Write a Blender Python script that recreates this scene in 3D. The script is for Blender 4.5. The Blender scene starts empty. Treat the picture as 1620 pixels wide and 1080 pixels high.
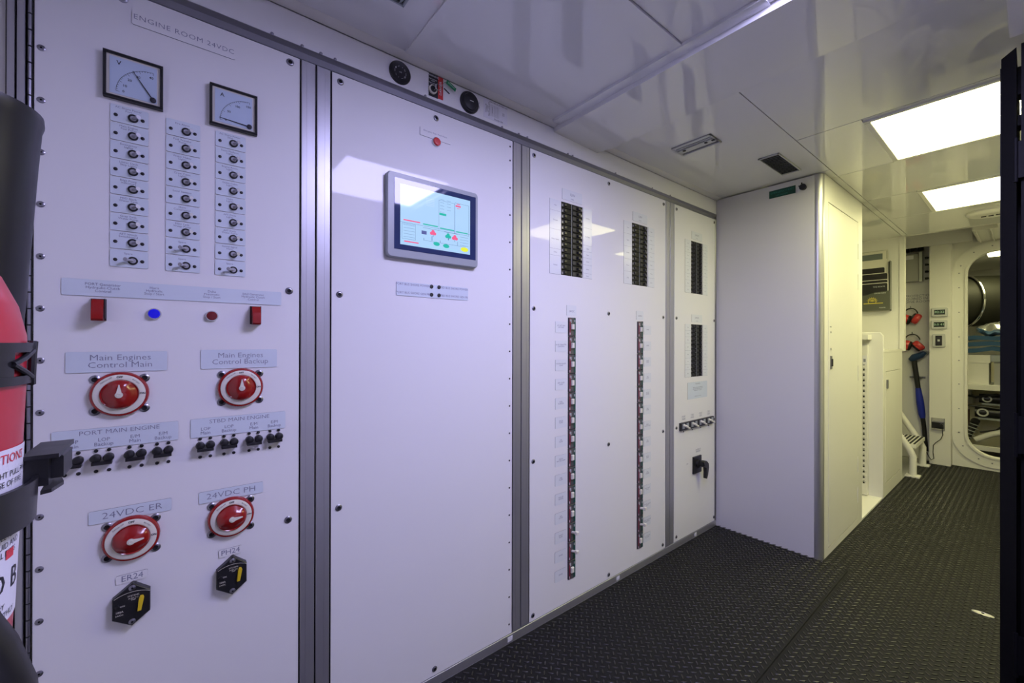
import bpy, math, random
from math import sin, cos, pi, radians, sqrt, floor
from mathutils import Vector, Matrix
random.seed(4)
SC = bpy.context.scene
COL = SC.collection

# ---------------------------------------------------------------- camera, world, exposure
F_PX = 661.36
cam = bpy.data.cameras.new('camera'); cam_o = bpy.data.objects.new('camera', cam); COL.objects.link(cam_o)
cam.sensor_width = 36; cam.lens = F_PX/1620*36; cam.clip_start = .02
yaw, pit, rol = radians(51.3234), radians(.0803), radians(.1205)
fw = Vector((-sin(yaw)*cos(pit), cos(yaw)*cos(pit), sin(pit)))
rt = Vector((cos(yaw), sin(yaw), 0)); up = rt.cross(fw)
r2 = cos(rol)*rt+sin(rol)*up; u2 = -sin(rol)*rt+cos(rol)*up
M = Matrix((r2, u2, -fw)).transposed().to_4x4(); M.translation = (1.305, 0, 1.2)
cam_o.matrix_world = M
SC.camera = cam_o
SC.view_settings.view_transform = 'Standard'; SC.view_settings.look = 'None'
SC.view_settings.exposure = 0.0; SC.view_settings.gamma = 1; SC.view_settings.use_curve_mapping = False
W = bpy.data.worlds.new('world'); SC.world = W; W.use_nodes = True
W.node_tree.nodes['Background'].inputs[0].default_value = (.5, .5, .6, 1)
W.node_tree.nodes['Background'].inputs[1].default_value = .02
NEAR_COL, NEAR_E = (.60, .57, 1.04), 33.0
FAR_COL, FAR_E = (1.0, .95, .46), 15.0

# ---------------------------------------------------------------- materials
MATS = {}
def mat(name, col=(.8,.8,.8), rough=.5, metal=0, coat=0, emit=None, es=0, noise=0, nscale=60, spec=.5, trans=0, ior=1.5):
    if name in MATS: return MATS[name]
    m = bpy.data.materials.new(name); m.use_nodes = True; nt = m.node_tree; b = nt.nodes['Principled BSDF']
    b.inputs['Base Color'].default_value = (*col, 1); b.inputs['Roughness'].default_value = rough
    b.inputs['Metallic'].default_value = metal; b.inputs['Coat Weight'].default_value = coat
    b.inputs['Coat Roughness'].default_value = .04; b.inputs['IOR'].default_value = ior
    b.inputs['Specular IOR Level'].default_value = spec
    b.inputs['Transmission Weight'].default_value = trans
    if emit: b.inputs['Emission Color'].default_value = (*emit, 1); b.inputs['Emission Strength'].default_value = es
    tc = nt.nodes.new('ShaderNodeTexCoord'); n = nt.nodes.new('ShaderNodeTexNoise'); n.inputs['Scale'].default_value = nscale
    n.inputs['Detail'].default_value = 3
    nt.links.new(tc.outputs['Object'], n.inputs['Vector'])
    r = nt.nodes.new('ShaderNodeMapRange'); r.inputs[3].default_value = max(0, rough*.85); r.inputs[4].default_value = min(1, rough*1.15+.005)
    nt.links.new(n.outputs['Fac'], r.inputs[0]); nt.links.new(r.outputs[0], b.inputs['Roughness'])
    if noise:
        bm = nt.nodes.new('ShaderNodeBump'); bm.inputs['Strength'].default_value = noise; bm.inputs['Distance'].default_value = .002
        nt.links.new(n.outputs['Fac'], bm.inputs['Height']); nt.links.new(bm.outputs[0], b.inputs['Normal'])
    MATS[name] = m; return m
WHITE = mat('white_laminate', (.80,.80,.805), .04, spec=.2, nscale=4, coat=.0)
CEIL = mat('glossy_ceiling_panel', (.74,.74,.745), .018, nscale=2.5, ior=1.6)
PAINT = mat('cream_paint', (.76,.75,.72), .48, nscale=8, spec=.3)
CABW = mat('satin_white_cabinet', (.70,.69,.70), .42, nscale=6)
ALU = mat('brushed_aluminium', (.50,.50,.52), .38, metal=.75, nscale=30)
ALUD = mat('dark_anodised_rail', (.30,.30,.33), .4, metal=.6, nscale=30)
CHROME = mat('polished_steel', (.7,.7,.72), .18, metal=1)
STEEL = mat('dull_steel', (.28,.28,.32), .3, metal=.9)
BLACK = mat('black_plastic', (.012,.012,.014), .35)
BLACKM = mat('matt_black', (.006,.006,.007), .6)
BLACKP = mat('black_powder_coat', (.0025,.0025,.003), .6, spec=.12)
DARK = mat('dark_gap', (.01,.01,.012), .9)
INK = mat('engraving_ink', (.20,.21,.29), .6)
INKD = mat('dark_ink', (.02,.02,.03), .6)
PLATE = mat('label_laminate', (.66,.73,.80), .25)
PLATEP = mat('pale_label_laminate', (.76,.79,.82), .22)
CORE_SHADOW = mat('label_core_shadow', (.06,.06,.09), .6)  # dark laminate core, its sides also painting the shadow line round each label
RED = mat('red_plastic', (.30,.010,.009), .24, coat=.4)
REDB = mat('bright_red_plastic', (.62,.05,.05), .25)
DKRED = mat('dark_red_lens', (.16,.01,.015), .1)
BLUE = mat('blue_lens', (.005,.005,.62), .15, emit=(.01,.01,.8), es=.25)
IVORY = mat('ivory_plastic', (.75,.73,.63), .35)
YEL = mat('yellow_plastic', (.72,.52,.02), .35)
EXTRED = mat('red_enamel', (.48,.010,.028), .32, coat=.15)
LABW = mat('white_paper_label', (.74,.74,.80), .45)
REDT = mat('red_print', (.65,.03,.05), .5)
BURG = mat('burgundy_plastic', (.22,.03,.05), .35)
GREEN = mat('dark_green_plastic', (.01,.075,.06), .35)
GREENT = mat('green_tag', (.01,.25,.10), .4)
GRNS = mat('green_safety_sign', (.006,.065,.045), .45)
DIAL = mat('meter_dial', (.50,.60,.74), .3, coat=.3)
GREYP = mat('grey_plastic', (.33,.36,.38), .35)
GREYL = mat('light_grey_plastic', (.55,.56,.56), .35)
GREYB = mat('grey_enclosure', (.36,.36,.35), .5)
GLASSB = mat('screen_border', (.03,.045,.12), .04)
RUBB = mat('black_rubber_hose', (.012,.012,.013), .4)
LEVER = mat('satin_nickel', (.42,.42,.47), .45, metal=.4)
BLUEP = mat('blue_plastic', (.015,.03,.38), .35)
NAVY = mat('navy_plastic', (.02,.05,.13), .3)
CLOTH = mat('blue_cloth', (.03,.09,.20), .8, noise=.6, nscale=90)
SILV = mat('silver_foil', (.6,.6,.6), .25, metal=.9, noise=1, nscale=25)
DUCT = mat('dark_olive_duct', (.014,.014,.010), .6, spec=.3)
BROCH = mat('smoked_acrylic', (.09,.095,.075), .25)
GOLD = mat('gold_print', (.55,.45,.05), .4)
BOOKK = mat('black_magazine_cover', (.012,.011,.014), .3)
BOOKG = mat('grey_green_cover', (.14,.17,.17), .35)
PAPER = mat('paper_white', (.68,.66,.58), .6)
BEIGE = mat('beige_case', (.55,.52,.40), .5)

def rubber(name, rr, sp):
    m = bpy.data.materials.new(name); m.use_nodes = True; nt = m.node_tree; b = nt.nodes['Principled BSDF']
    N = nt.nodes.new; L = nt.links.new
    def math_(op, a, c=None, cc=None):
        n = N('ShaderNodeMath'); n.operation = op
        for i, v in enumerate((a, c, cc)):
            if v is None: continue
            if isinstance(v, (int, float)): n.inputs[i].default_value = v
            else: L(v, n.inputs[i])
        return n.outputs[0]
    geo = N('ShaderNodeNewGeometry')
    b.inputs['Base Color'].default_value = (.008, .008, .0085, 1)
    no = N('ShaderNodeTexNoise'); no.inputs['Scale'].default_value = 3; L(geo.outputs['Position'], no.inputs['Vector'])
    r = N('ShaderNodeMapRange'); r.inputs[3].default_value = rr-.04; r.inputs[4].default_value = rr+.06; b.inputs['Specular IOR Level'].default_value = sp; L(no.outputs['Fac'], r.inputs[0]); L(r.outputs[0], b.inputs['Roughness'])
    return m
RUBBER = [rubber('black_rubber_ground', .6, .22), rubber('polished_rubber_tread', .22, .6)]

def lightmat(name, col, e):
    return mat(name, (.9,.9,.9), .5, emit=col, es=e)

# ---------------------------------------------------------------- frames and mesh builder
class Fr:
    def __init__(s, o, U, V, Wd): s.o, s.U, s.V, s.W = Vector(o), Vector(U), Vector(V), Vector(Wd)
    def lin(s, a): return s.U*a[0]+s.V*a[1]+s.W*a[2]
    def pt(s, a): return s.o+s.lin(a)
FW = Fr((0,0,0), (0,1,0), (0,0,1), (1,0,0))
def FX(x): return Fr((x,0,0), (0,1,0), (0,0,1), (1,0,0))
def FY(y): return Fr((0,y,0), (1,0,0), (0,0,1), (0,-1,0))
FC = Fr((0,0,2.14), (1,0,0), (0,-1,0), (0,0,-1))      # ceiling, facing down: (x, -y, drop)
FZ = Fr((0,0,0), (1,0,0), (0,1,0), (0,0,1))
WL = {}
class MB:
    def __init__(s): s.v = []; s.f = []; s.m = []
    def add(s, vs, fs, m=0):
        k = len(s.v); s.v += [tuple(q) for q in vs]
        for f in fs: s.f.append([k+i for i in f]); s.m.append(m)
        return s
    def box(s, a0, a1, b0, b1, c0, c1, m=0, c=0):
        if a0 > a1: a0, a1 = a1, a0
        if b0 > b1: b0, b1 = b1, b0
        if c <= 0:
            vs = [(x,y,z) for z in (c0,c1) for y in (b0,b1) for x in (a0,a1)]
            return s.add(vs, [(0,2,3,1),(4,5,7,6),(0,1,5,4),(2,6,7,3),(0,4,6,2),(1,3,7,5)], m)
        vs = [(a0,b0,c0),(a1,b0,c0),(a1,b1,c0),(a0,b1,c0),(a0,b0,c1-c),(a1,b0,c1-c),(a1,b1,c1-c),(a0,b1,c1-c),
              (a0+c,b0+c,c1),(a1-c,b0+c,c1),(a1-c,b1-c,c1),(a0+c,b1-c,c1)]
        fs = [(3,2,1,0),(8,9,10,11)]
        for i in range(4):
            j = (i+1) % 4; fs += [(i,j,4+j,4+i),(4+i,4+j,8+j,8+i)]
        return s.add(vs, fs, m)
    def lathe(s, prof, cu=0, cv=0, n=24, m=0, sx=1, sy=1):
        k = []; vs = []; fs = []
        for r, w in prof:
            if r <= 1e-7: k.append([len(vs)]); vs.append((cu, cv, w))
            else:
                k.append(list(range(len(vs), len(vs)+n)))
                vs += [(cu+r*sx*cos(2*pi*i/n), cv+r*sy*sin(2*pi*i/n), w) for i in range(n)]
        for a, b in zip(k, k[1:]):
            for i in range(n):
                j = (i+1) % n
                if len(a) == 1 and len(b) == 1: continue
                if len(a) == 1: fs.append((a[0], b[j], b[i]) )
                elif len(b) == 1: fs.append((a[i], a[j], b[0]))
                else: fs.append((a[i], a[j], b[j], b[i]))
        return s.add(vs, fs, m)
    def poly(s, pts, w0, w1, m=0, ms=None, c=0):
        n = len(pts)
        if c:
            cx = sum(p[0] for p in pts)/n; cy = sum(p[1] for p in pts)/n
            top = []
            for p in pts:
                d = sqrt((p[0]-cx)**2+(p[1]-cy)**2) or 1; k = (d-c)/d; top.append((cx+(p[0]-cx)*k, cy+(p[1]-cy)*k, w1))
            vs = [(*p, w0) for p in pts]+[(*p, w1-c) for p in pts]+top
            s.add(vs, [tuple(range(n-1,-1,-1)), tuple(range(2*n,3*n))]+[(i,(i+1)%n,n+(i+1)%n,n+i) for i in range(n)]+[(n+i,n+(i+1)%n,2*n+(i+1)%n,2*n+i) for i in range(n)], m)
            return s
        vs = [(*p, w0) for p in pts]+[(*p, w1) for p in pts]
        s.add(vs, [tuple(range(n-1,-1,-1)), tuple(range(n,2*n))], m)
        return s.add(vs, [(i,(i+1)%n,n+(i+1)%n,n+i) for i in range(n)], m if ms is None else ms)
    def tube(s, pts, r, n=10, m=0, rs=None, caps=True):
        pts = [Vector(p) for p in pts]; N = len(pts); vs = []; fs = []; prev = None
        for i, p in enumerate(pts):
            t = (pts[min(i+1,N-1)]-pts[max(i-1,0)]).normalized()
            if prev is None:
                a = Vector((0,0,1)) if abs(t.z) < .9 else Vector((1,0,0)); x = t.cross(a).normalized()
            else: x = (prev-t*prev.dot(t)).normalized()
            prev = x; y = t.cross(x); rr = rs[i] if rs else r
            vs += [tuple(p+x*rr*cos(2*pi*k/n)+y*rr*sin(2*pi*k/n)) for k in range(n)]
        for i in range(N-1):
            for k in range(n):
                j = (k+1) % n; fs.append((i*n+k, i*n+j, (i+1)*n+j, (i+1)*n+k))
        if caps: fs += [tuple(range(n-1,-1,-1)), tuple(range((N-1)*n, N*n))]
        return s.add(vs, fs, m)
    def map(s, fn): s.v = [tuple(fn(q)) for q in s.v]; return s
    def mesh(s, name, mats, fr=FZ, smooth=True):
        me = bpy.data.meshes.new(name); me.from_pydata([fr.lin(q) for q in s.v], [], s.f)
        if not isinstance(mats, (list, tuple)): mats = [mats]
        for x in mats: me.materials.append(x)
        me.polygons.foreach_set('material_index', s.m)
        if smooth:
            me.polygons.foreach_set('use_smooth', [True]*len(s.f)); me.set_sharp_from_angle(angle=.6)
        me.update(); return me
def put(name, me, parent=None, w=(0,0,0), rot=None):
    o = bpy.data.objects.new(name, me); COL.objects.link(o)
    w = Vector(w); WL[o.name] = w; o.location = w
    if parent is not None: o.parent = parent; o.location = w-WL[parent.name]
    if rot: o.rotation_euler = rot
    return o
def ob(name, mb, mats, parent=None, fr=FZ, at=(0,0,0), rel=False, **k):
    """mesh object; vertices of mb are given in frame coordinates (rel: already relative to at)"""
    if not rel: mb.v = [(q[0]-at[0], q[1]-at[1], q[2]-at[2]) for q in mb.v]
    return put(name, mb.mesh(name, mats, fr, **k), parent, fr.pt(at))
def thing(name, label, cat, loc, group=None):
    o = put(name, None, None, loc); o.empty_display_size = .05; return tag(o, label, cat, group)
def tag(o, label, cat, group=None, kind=None):
    o['label'] = label; o['category'] = cat
    if group: o['group'] = group
    if kind: o['kind'] = kind
    return o
def lab(o, label): o['label'] = label; return o
def struct(name, mb, m, **k):
    o = ob(name, mb, m, **k)
    o['kind'] = 'structure'; return o
TXT = {}
def text(s, size, u, v, w=0, align='CENTER', sx=1, bold=0, rot=0, h=.0003, sp=1):
    key = (s, align, bold, sp)
    if key not in TXT:
        cu = bpy.data.curves.new('t', 'FONT'); cu.body = s; cu.size = 1; cu.align_x = align; cu.align_y = 'CENTER'
        cu.resolution_u = 2; cu.offset = bold; cu.space_character = sp; cu.space_line = .9
        o = bpy.data.objects.new('t', cu); COL.objects.link(o)
        bpy.context.view_layer.update()
        me = bpy.data.meshes.new_from_object(o.evaluated_get(bpy.context.evaluated_depsgraph_get()))
        TXT[key] = ([tuple(q.co) for q in me.vertices], [tuple(p.vertices) for p in me.polygons])
        bpy.data.objects.remove(o); bpy.data.meshes.remove(me); bpy.data.curves.remove(cu)
    vs, fs = TXT[key]; c, d = cos(rot), sin(rot); out = []
    for q in vs:
        a, b = q[0]*size*sx, q[1]*size; out.append((u+a*c-b*d, v+a*d+b*c, w+h))
    return MB().add(out, fs)
def join(*mbs):
    r = MB()
    for m in mbs:
        k = len(r.v); r.v += m.v; r.f += [[k+i for i in f] for f in m.f]; r.m += m.m
    return r

# ---------------------------------------------------------------- lights of the room (ceiling panels)
ZC = 2.14
def ceiling_light(x0, y0, x1, y1, col, e, label, mname, z=ZC):
    fr = Fr((0,0,z), (1,0,0), (0,-1,0), (0,0,-1))
    t = thing('ceiling_light', label, 'ceiling light', (x0, y0, z), 'square ceiling light panels')
    b = .022
    m = MB()
    for a in ((x0,x1,y0,y0+b),(x0,x1,y1-b,y1),(x0,x0+b,y0+b,y1-b),(x1-b,x1,y0+b,y1-b)): m.box(a[0],a[1],-a[3],-a[2],0,.007,c=.002)
    ob('frame', m, PAINT, t, fr, (x0,-y0,0))
    d = MB().box(x0+b,x1-b,-(y1-b),-(y0+b),.0005,.004)
    ob('diffuser', d, lightmat(mname, col, e), t, fr, (x0,-y0,0))
ceiling_light(.83, .64, 1.45, 1.27, NEAR_COL, NEAR_E, 'square ceiling light panel over the switchboards, mirrored in the tall blank panel', 'light_near')
ceiling_light(.85, 2.27, 1.5, 2.89, FAR_COL, FAR_E, 'large glowing square ceiling light panel nearest in the corridor', 'light_far')
ceiling_light(.85, 3.58, 1.5, 4.22, FAR_COL, FAR_E, 'second glowing square ceiling light panel further down the corridor', 'light_far')

ceiling_light(1.12, 5.03, 1.72, 5.33, FAR_COL, FAR_E, 'narrow ceiling light panel before the oval doorway, mostly behind the black rack', 'light_far', 2.155)
struct('ceiling_light_block', MB().box(1.12,1.72,5.03,5.33,2.156,2.355), PAINT)  # unseen opaque box added to block the glow from the lamp's back

# ---------------------------------------------------------------- room shell
def slab(name, x0,x1,y0,y1,z0,z1, m, **k): return struct(name, MB().box(x0,x1,y0,y1,z0,z1, **k), m)
slab('floor', -.3, 2.4, -1.4, 8.6, -.08, -.004, GREYB)
# ceiling: tiles with thin shadow gaps under a backing sheet
cm = MB(); cm.box(-.1,2.4,-1.4,5.0,ZC+.012,ZC+.05)
g = .0018
def tile(x0,x1,y0,y1,z=0): cm.box(x0+g,x1-g,y0+.0026,y1-.0026,ZC-z,ZC+.012)
rows = [-1.4,-.05,.605,1.275,2.247,2.908,3.57,4.23,4.998]
for a, b in zip(rows, rows[1:]):
    if a >= 1.2 and b < 2.3: tile(0,.612,1.275,2.77)
    elif a < 1.2: tile(0,.612,a,b)
    tile(.578 if a > 2.8 else .612, .612, a, b) if a > 2.8 else None
    if a in (2.247, 3.57): tile(.612,.85,a,b); tile(.85,1.5,a,b)
    else: tile(.612,1.5,a,b)
    tile(1.5,2.4,a,b)
tile(.0,.612,2.77,2.908)
tile(0,.578,2.908,4.998)
struct('ceiling', cm, CEIL)
# flat battens over the near tiles and the sagging sheet that starts beyond them
bt = MB()
bt.box(.572,.612,-.3,1.235,ZC-.006,ZC+.001)
bt.box(.035,.572,.572,.612,ZC-.006,ZC+.001)
bt.box(.035,.85,1.235,1.276,ZC-.010,ZC+.001)
struct('trim_1', bt, CEIL)
sg = MB(); y0, y1, zl, zr = 1.276, 1.645, .027, .012
for (a, b) in ((.0,2.2),):
    vs = [(a,y0,ZC-zl),(b,y0,ZC-zl),(b,y1,ZC-.001),(a+.02,y1,ZC-.001),(a,y0,ZC),(b,y0,ZC),(b,y1,ZC),(a+.02,y1,ZC),(a,1.565,ZC-.036),(a,1.565,ZC)]
    sg.add(vs, [(0,8,3,2,1),(0,1,5,4),(1,2,6,5),(2,3,7,6),(3,8,9,7),(0,4,9,8),(4,5,6,7,9)])
struct('ceiling_sheet', sg, CEIL)
# switchboard wall (left): carcass behind the panels and fascia above them
slab('wall_left', -.12,-.012,-1.4,2.76,0,2.15, PAINT)
fa = MB().box(-.012,0,-.245,2.76,2.036,2.14)
struct('wall_left_fascia', fa, WHITE)
mo = MB().add([(0,-.245,2.131),(0,2.76,2.131),(.03,2.76,2.137),(.03,-.245,2.137),(0,-.245,2.14),(0,2.76,2.14),(.034,2.76,2.14),(.034,-.245,2.14)],
   [(0,3,2,1),(3,7,6,2),(0,1,5,4),(4,5,6,7),(0,4,7,3),(1,2,6,5)])
struct('trim_2', mo, PAINT)
slab('trim_3', -.012,.0,-.245,2.76,2.1285,2.1312, DARK)
slab('wall_back_left', -.12,.98,-.36,-.305,0,2.14, PAINT)
slab('wall_back', -.12,2.4,-1.45,-1.4,0,2.14, PAINT)
slab('wall_right', 2.35,2.4,-1.4,1.9,0,2.14, PAINT)
slab('wall_right_corridor', 1.9,2.4,1.9,5.9,0,2.14, PAINT)
slab('wall_left_corridor', -.12,-.05,2.76,6.2,0,2.4, PAINT)
slab('floor_sill', -.05,.574,3.615,4.245,-.004,.006, PAINT)
# wall with the magazine rack, facing the camera
wb = MB().box(-.05,.562,4.99,5.03,0,2.14).box(.562,.594,4.975,5.035,1.13,2.14,c=.003)
struct('wall_rack', wb, PAINT)
slab('ceiling_high', -.12,2.4,5.0,6.2,2.36,2.40, PAINT)
slab('wall_beam', -.05,2.4,5.0,5.012,2.135,2.37, PAINT)
slab('wall_recess', -.05,.72,6.02,6.07,0,2.36, CABW)
# bulkhead with rounded oval doorway
def rrect(x0,x1,z0,z1,r,n=10):
    p = []
    for cx, cz, a0 in ((x1-r,z0+r,-90),(x1-r,z1-r,0),(x0+r,z1-r,90),(x0+r,z0+r,180)):
        for i in range(n+1):
            a = radians(a0+90*i/n); p.append((cx+r*cos(a), cz+r*sin(a)))
    return p
def ringmb(o, i, w0, w1, m=0):
    n = len(o); mb = MB()
    vs = [(*p,w1) for p in o]+[(*p,w1) for p in i]+[(*p,w0) for p in o]+[(*p,w0) for p in i]; fs = []
    for k in range(n):
        j = (k+1) % n
        fs += [(k,j,n+j,n+k),(2*n+j,2*n+k,3*n+k,3*n+j),(2*n+k,2*n+j,j,k),(n+k,n+j,3*n+j,3*n+k)]
    return mb.add(vs, fs, m)
DI = rrect(.893,1.515,.12,2.072,.20)
def rect_like(pts, x0,x1,z0,z1):
    out = []
    cx, cz = (x0+x1)/2, (z0+z1)/2
    for p in pts:
        dx, dz = p[0]-cx, p[1]-cz
        k = min(((x1-x0)/2)/abs(dx) if abs(dx) > 1e-6 else 1e9, ((z1-z0)/2)/abs(dz) if abs(dz) > 1e-6 else 1e9)
        out.append((cx+dx*k, cz+dz*k))
    return out
bw = ringmb(rect_like(DI, .64, 1.92, 0, 2.36), DI, -.05, 0)
struct('wall_bulkhead', bw, PAINT, fr=FY(5.97))

# ---------------------------------------------------------------- floor mats
def treads(x0,x1,y0,y1,z,skip=None):
    m = MB(); p, P = .0160, .0340; n = 8; vs = []; fs = []
    ring = [(.0122*cos(2*pi*k/n), .0036*sin(2*pi*k/n)) for k in range(n)]
    i0, i1 = int(x0/p)+1, int(x1/p)
    for i in range(i0, i1):
        s_ = 1 if i % 2 else -1; cx = (i+.5)*p
        j = int(y0/P)+1
        while (j+1)*P < y1:
            cy = (j+.5*(i % 2))*P+.5*P; j += 1
            if skip and skip(cx, cy): continue
            k0 = len(vs); c = .7071; d = .7071*s_
            for sc_, zz in ((1.0,0),(.80,.0016),(.45,.0023)):
                for a, b in ring: a2, b2 = a*(sc_*.25+.75), b*sc_; vs.append((cx+a2*c-b2*d, cy+a2*d+b2*c, z+zz))
            for r_ in (0,1):
                for k in range(n):
                    q = (k+1) % n; fs.append((k0+r_*n+k,k0+r_*n+q,k0+r_*n+n+q,k0+r_*n+n+k))
            fs.append(tuple(range(k0+2*n,k0+3*n)))
    return m.add(vs, fs, 1)
t = ob('corridor_floor_mat', join(MB().box(.578,1.899,-1.38,5.965,-.004,.0005), treads(.585,1.42,.9,5.96,.0005,lambda x,y: (x < .702 and y < 2.765) or (y < 2.6 and x > 1.24+.0))), RUBBER)
tag(t, 'long black rubber chequer-plate mat covering the corridor floor', 'floor mat')
t = ob('raised_floor_mat', join(MB().box(.004,.694,-1.38,2.752,0,.006,c=.001), treads(.0,.695,.55,2.76,.006)), RUBBER)
tag(t, 'black chequer-plate rubber mat in front of the switchboards, its edge overlapping the corridor mat', 'floor mat')
t = ob('floor_pull_plate', join(MB().lathe([(.034,0),(.034,.003),(.026,.0045),(.024,.0035),(.012,.0035),(0,.0035)],0,0,28,0,1,.42), MB().lathe([(.005,.0036),(.005,.005),(0,.0055)],0,0,10,1)), [mat('worn_steel',(.55,.54,.48),.38,metal=.6), DARK], None, FZ, (1.163,2.787,.0005), rel=True)
tag(t, 'small oval metal plate let into the corridor mat', 'floor plate')

# ---------------------------------------------------------------- rails and posts
def post(y0, y1, label, z0=.04, z1=2.004):
    m = MB(); y = (y0+y1)/2
    m.box(y0+.003,y-.002,z0,z1,-.010,.001,c=.0015).box(y+.002,y1-.003,z0,z1,-.010,.001,c=.0015).box(y0,y1,z0,z1,-.0118,-.008,1)
    for q in (y0+.018, y1-.018):
        m.box(q-.0008,q+.0008,z0,z1,.001,.0016)
    t = ob('frame_post', m, [ALU, DARK], None, FW, (y0,z0,0)); tag(t, label, 'frame post', 'aluminium posts between the switchboard panels')
post(.271,.356,'grooved aluminium post between the instrument panel and the blank screen panel')
post(1.047,1.138,'grooved aluminium post right of the screen panel')
post(2.159,2.248,'narrow aluminium post between the two breaker panels')
post(-.2755,-.2445,'dark aluminium post beyond the hinge left of the instrument panel',0,2.13)
post(2.742,2.758,'thin aluminium edge strip in the corner beside the tall white cabinet')
m = MB()
m.add([(-.245,2.004,.001),(2.758,2.004,.001),(2.758,2.010,-.006),(-.245,2.010,-.006),(2.758,2.028,-.006),(-.245,2.028,-.006),(2.758,2.036,.006),(-.245,2.036,.006),(2.758,2.040,.002),(-.245,2.040,.002),(-.245,2.04,-.012),(2.758,2.04,-.012),(-.245,2.004,-.012),(2.758,2.004,-.012)],
  [(0,1,2,3),(3,2,4,5),(5,4,6,7),(7,6,8,9),(9,8,11,10),(10,11,13,12),(12,13,1,0),(0,3,5,7,9,10,12),(1,13,11,8,6,4,2)])
t = ob('top_rail', m, ALUD, None, FW, (-.245,2.004,0)); tag(t, 'long grey metal rail running above all the switchboard panels', 'rail')
bs = MB().lathe([(.0045,0),(.0045,.003),(.002,.0045),(0,.0045)],0,0,10)
bme = bs.mesh('bolt', STEEL, FW)
for y in (.20,.275,.325,.365,.66,.99,1.075,1.12,1.36,1.39,1.7,2.02,2.20): put('bolt', bme, t, (.002,y,2.0405))
m = MB().box(-.245,2.758,.004,.038,-.012,.003,c=.001).box(-.245,2.758,-.003,.004,-.012,.005,1)
t = ob('kick_rail', m, [ALU, LABW], None, FW, (-.245,0,0)); tag(t, 'low grey metal kick rail with a white lower edge under the panels', 'rail')
for y in (1.035,1.725,2.49): ob('number_tag', join(MB().box(y-.012,y+.012,.012,.030,.003,.0042), ), [LABW], t, FW, (y,.02,.003)); 

# ---------------------------------------------------------------- switchboard panels
def plate_holes(u0,u1,v0,v1,holes,w0=-.003,w1=0):
    us = sorted({u0,u1,*[h[0] for h in holes],*[h[1] for h in holes]}); vs = sorted({v0,v1,*[h[2] for h in holes],*[h[3] for h in holes]})
    m = MB()
    def hole(a,b): return any(h[0] < a < h[1] and h[2] < b < h[3] for h in holes)
    for a, b in zip(us, us[1:]):
        run = None
        for c, d in list(zip(vs, vs[1:]))+[(None,None)]:
            if c is not None and not hole((a+b)/2,(c+d)/2):
                run = (run[0] if run else c, d)
            elif run:
                m.box(a,b,run[0],run[1],w0,w1); run = None
    return m
def panel(u0,u1,v0,v1,holes,label):
    t = thing('switchboard_panel', label, 'electrical panel', FW.pt((u0,v0,0)), 'white panels of the switchboard')
    ob('face_plate', plate_holes(u0+.0015,u1-.0015,v0,v1-.001,holes), WHITE, t, FW, (u0,v0,0))
    ob('plate_edge', plate_holes(u0,u1,v0,v1,holes,-.0105,-.003), DARK, t, FW, (u0,v0,0))
    return t
scr = join(MB().lathe([(.0098,0),(.0098,.0012),(.0075,.0030),(.0055,.0034)],0,0,20,0), MB().lathe([(.0055,.0034),(.0035,.0032),(.0030,.0018),(0,.0018)],0,0,12,1)).mesh('screw', [STEEL, DARK], FW)
scs = join(MB().lathe([(.0065,0),(.0065,.001),(.0045,.0022),(.002,.0024)],0,0,14,0), MB().lathe([(.002,.0024),(.0018,.0014),(0,.0014)],0,0,8,1)).mesh('screw_small', [STEEL, DARK], FW)
sct = MB().lathe([(.0036,0),(.0036,.001),(.002,.0018),(0,.0018)],0,0,10,0).mesh('screw_tiny', [BLACK], FW)
def screws(t, pts, me=scr, name='screw'):
    for y, z in pts: put(name, me, t, (0,y,z))
def label_plate(t, u0,u1,v0,v1, txts, m=PLATE, name='label_plate', th=.0018, w=0, ink=INK, fr=FW):
    """txts: (string, size, u, v, kwargs)"""
    r = min(.003,(v1-v0)*.15)
    o = ob(name, MB().poly(rrect(u0,u1,v0,v1,r,3), w, w+th, 0, 1), [m, CORE_SHADOW], t, fr, (u0,v0,w))
    if txts:
        L = [text(s, sz, a, b, w+th, **k) for s, sz, a, b, k in txts]
        ob('lettering', join(*L), ink, o, fr, (u0,v0,w+th), smooth=False)
    return o

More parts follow.
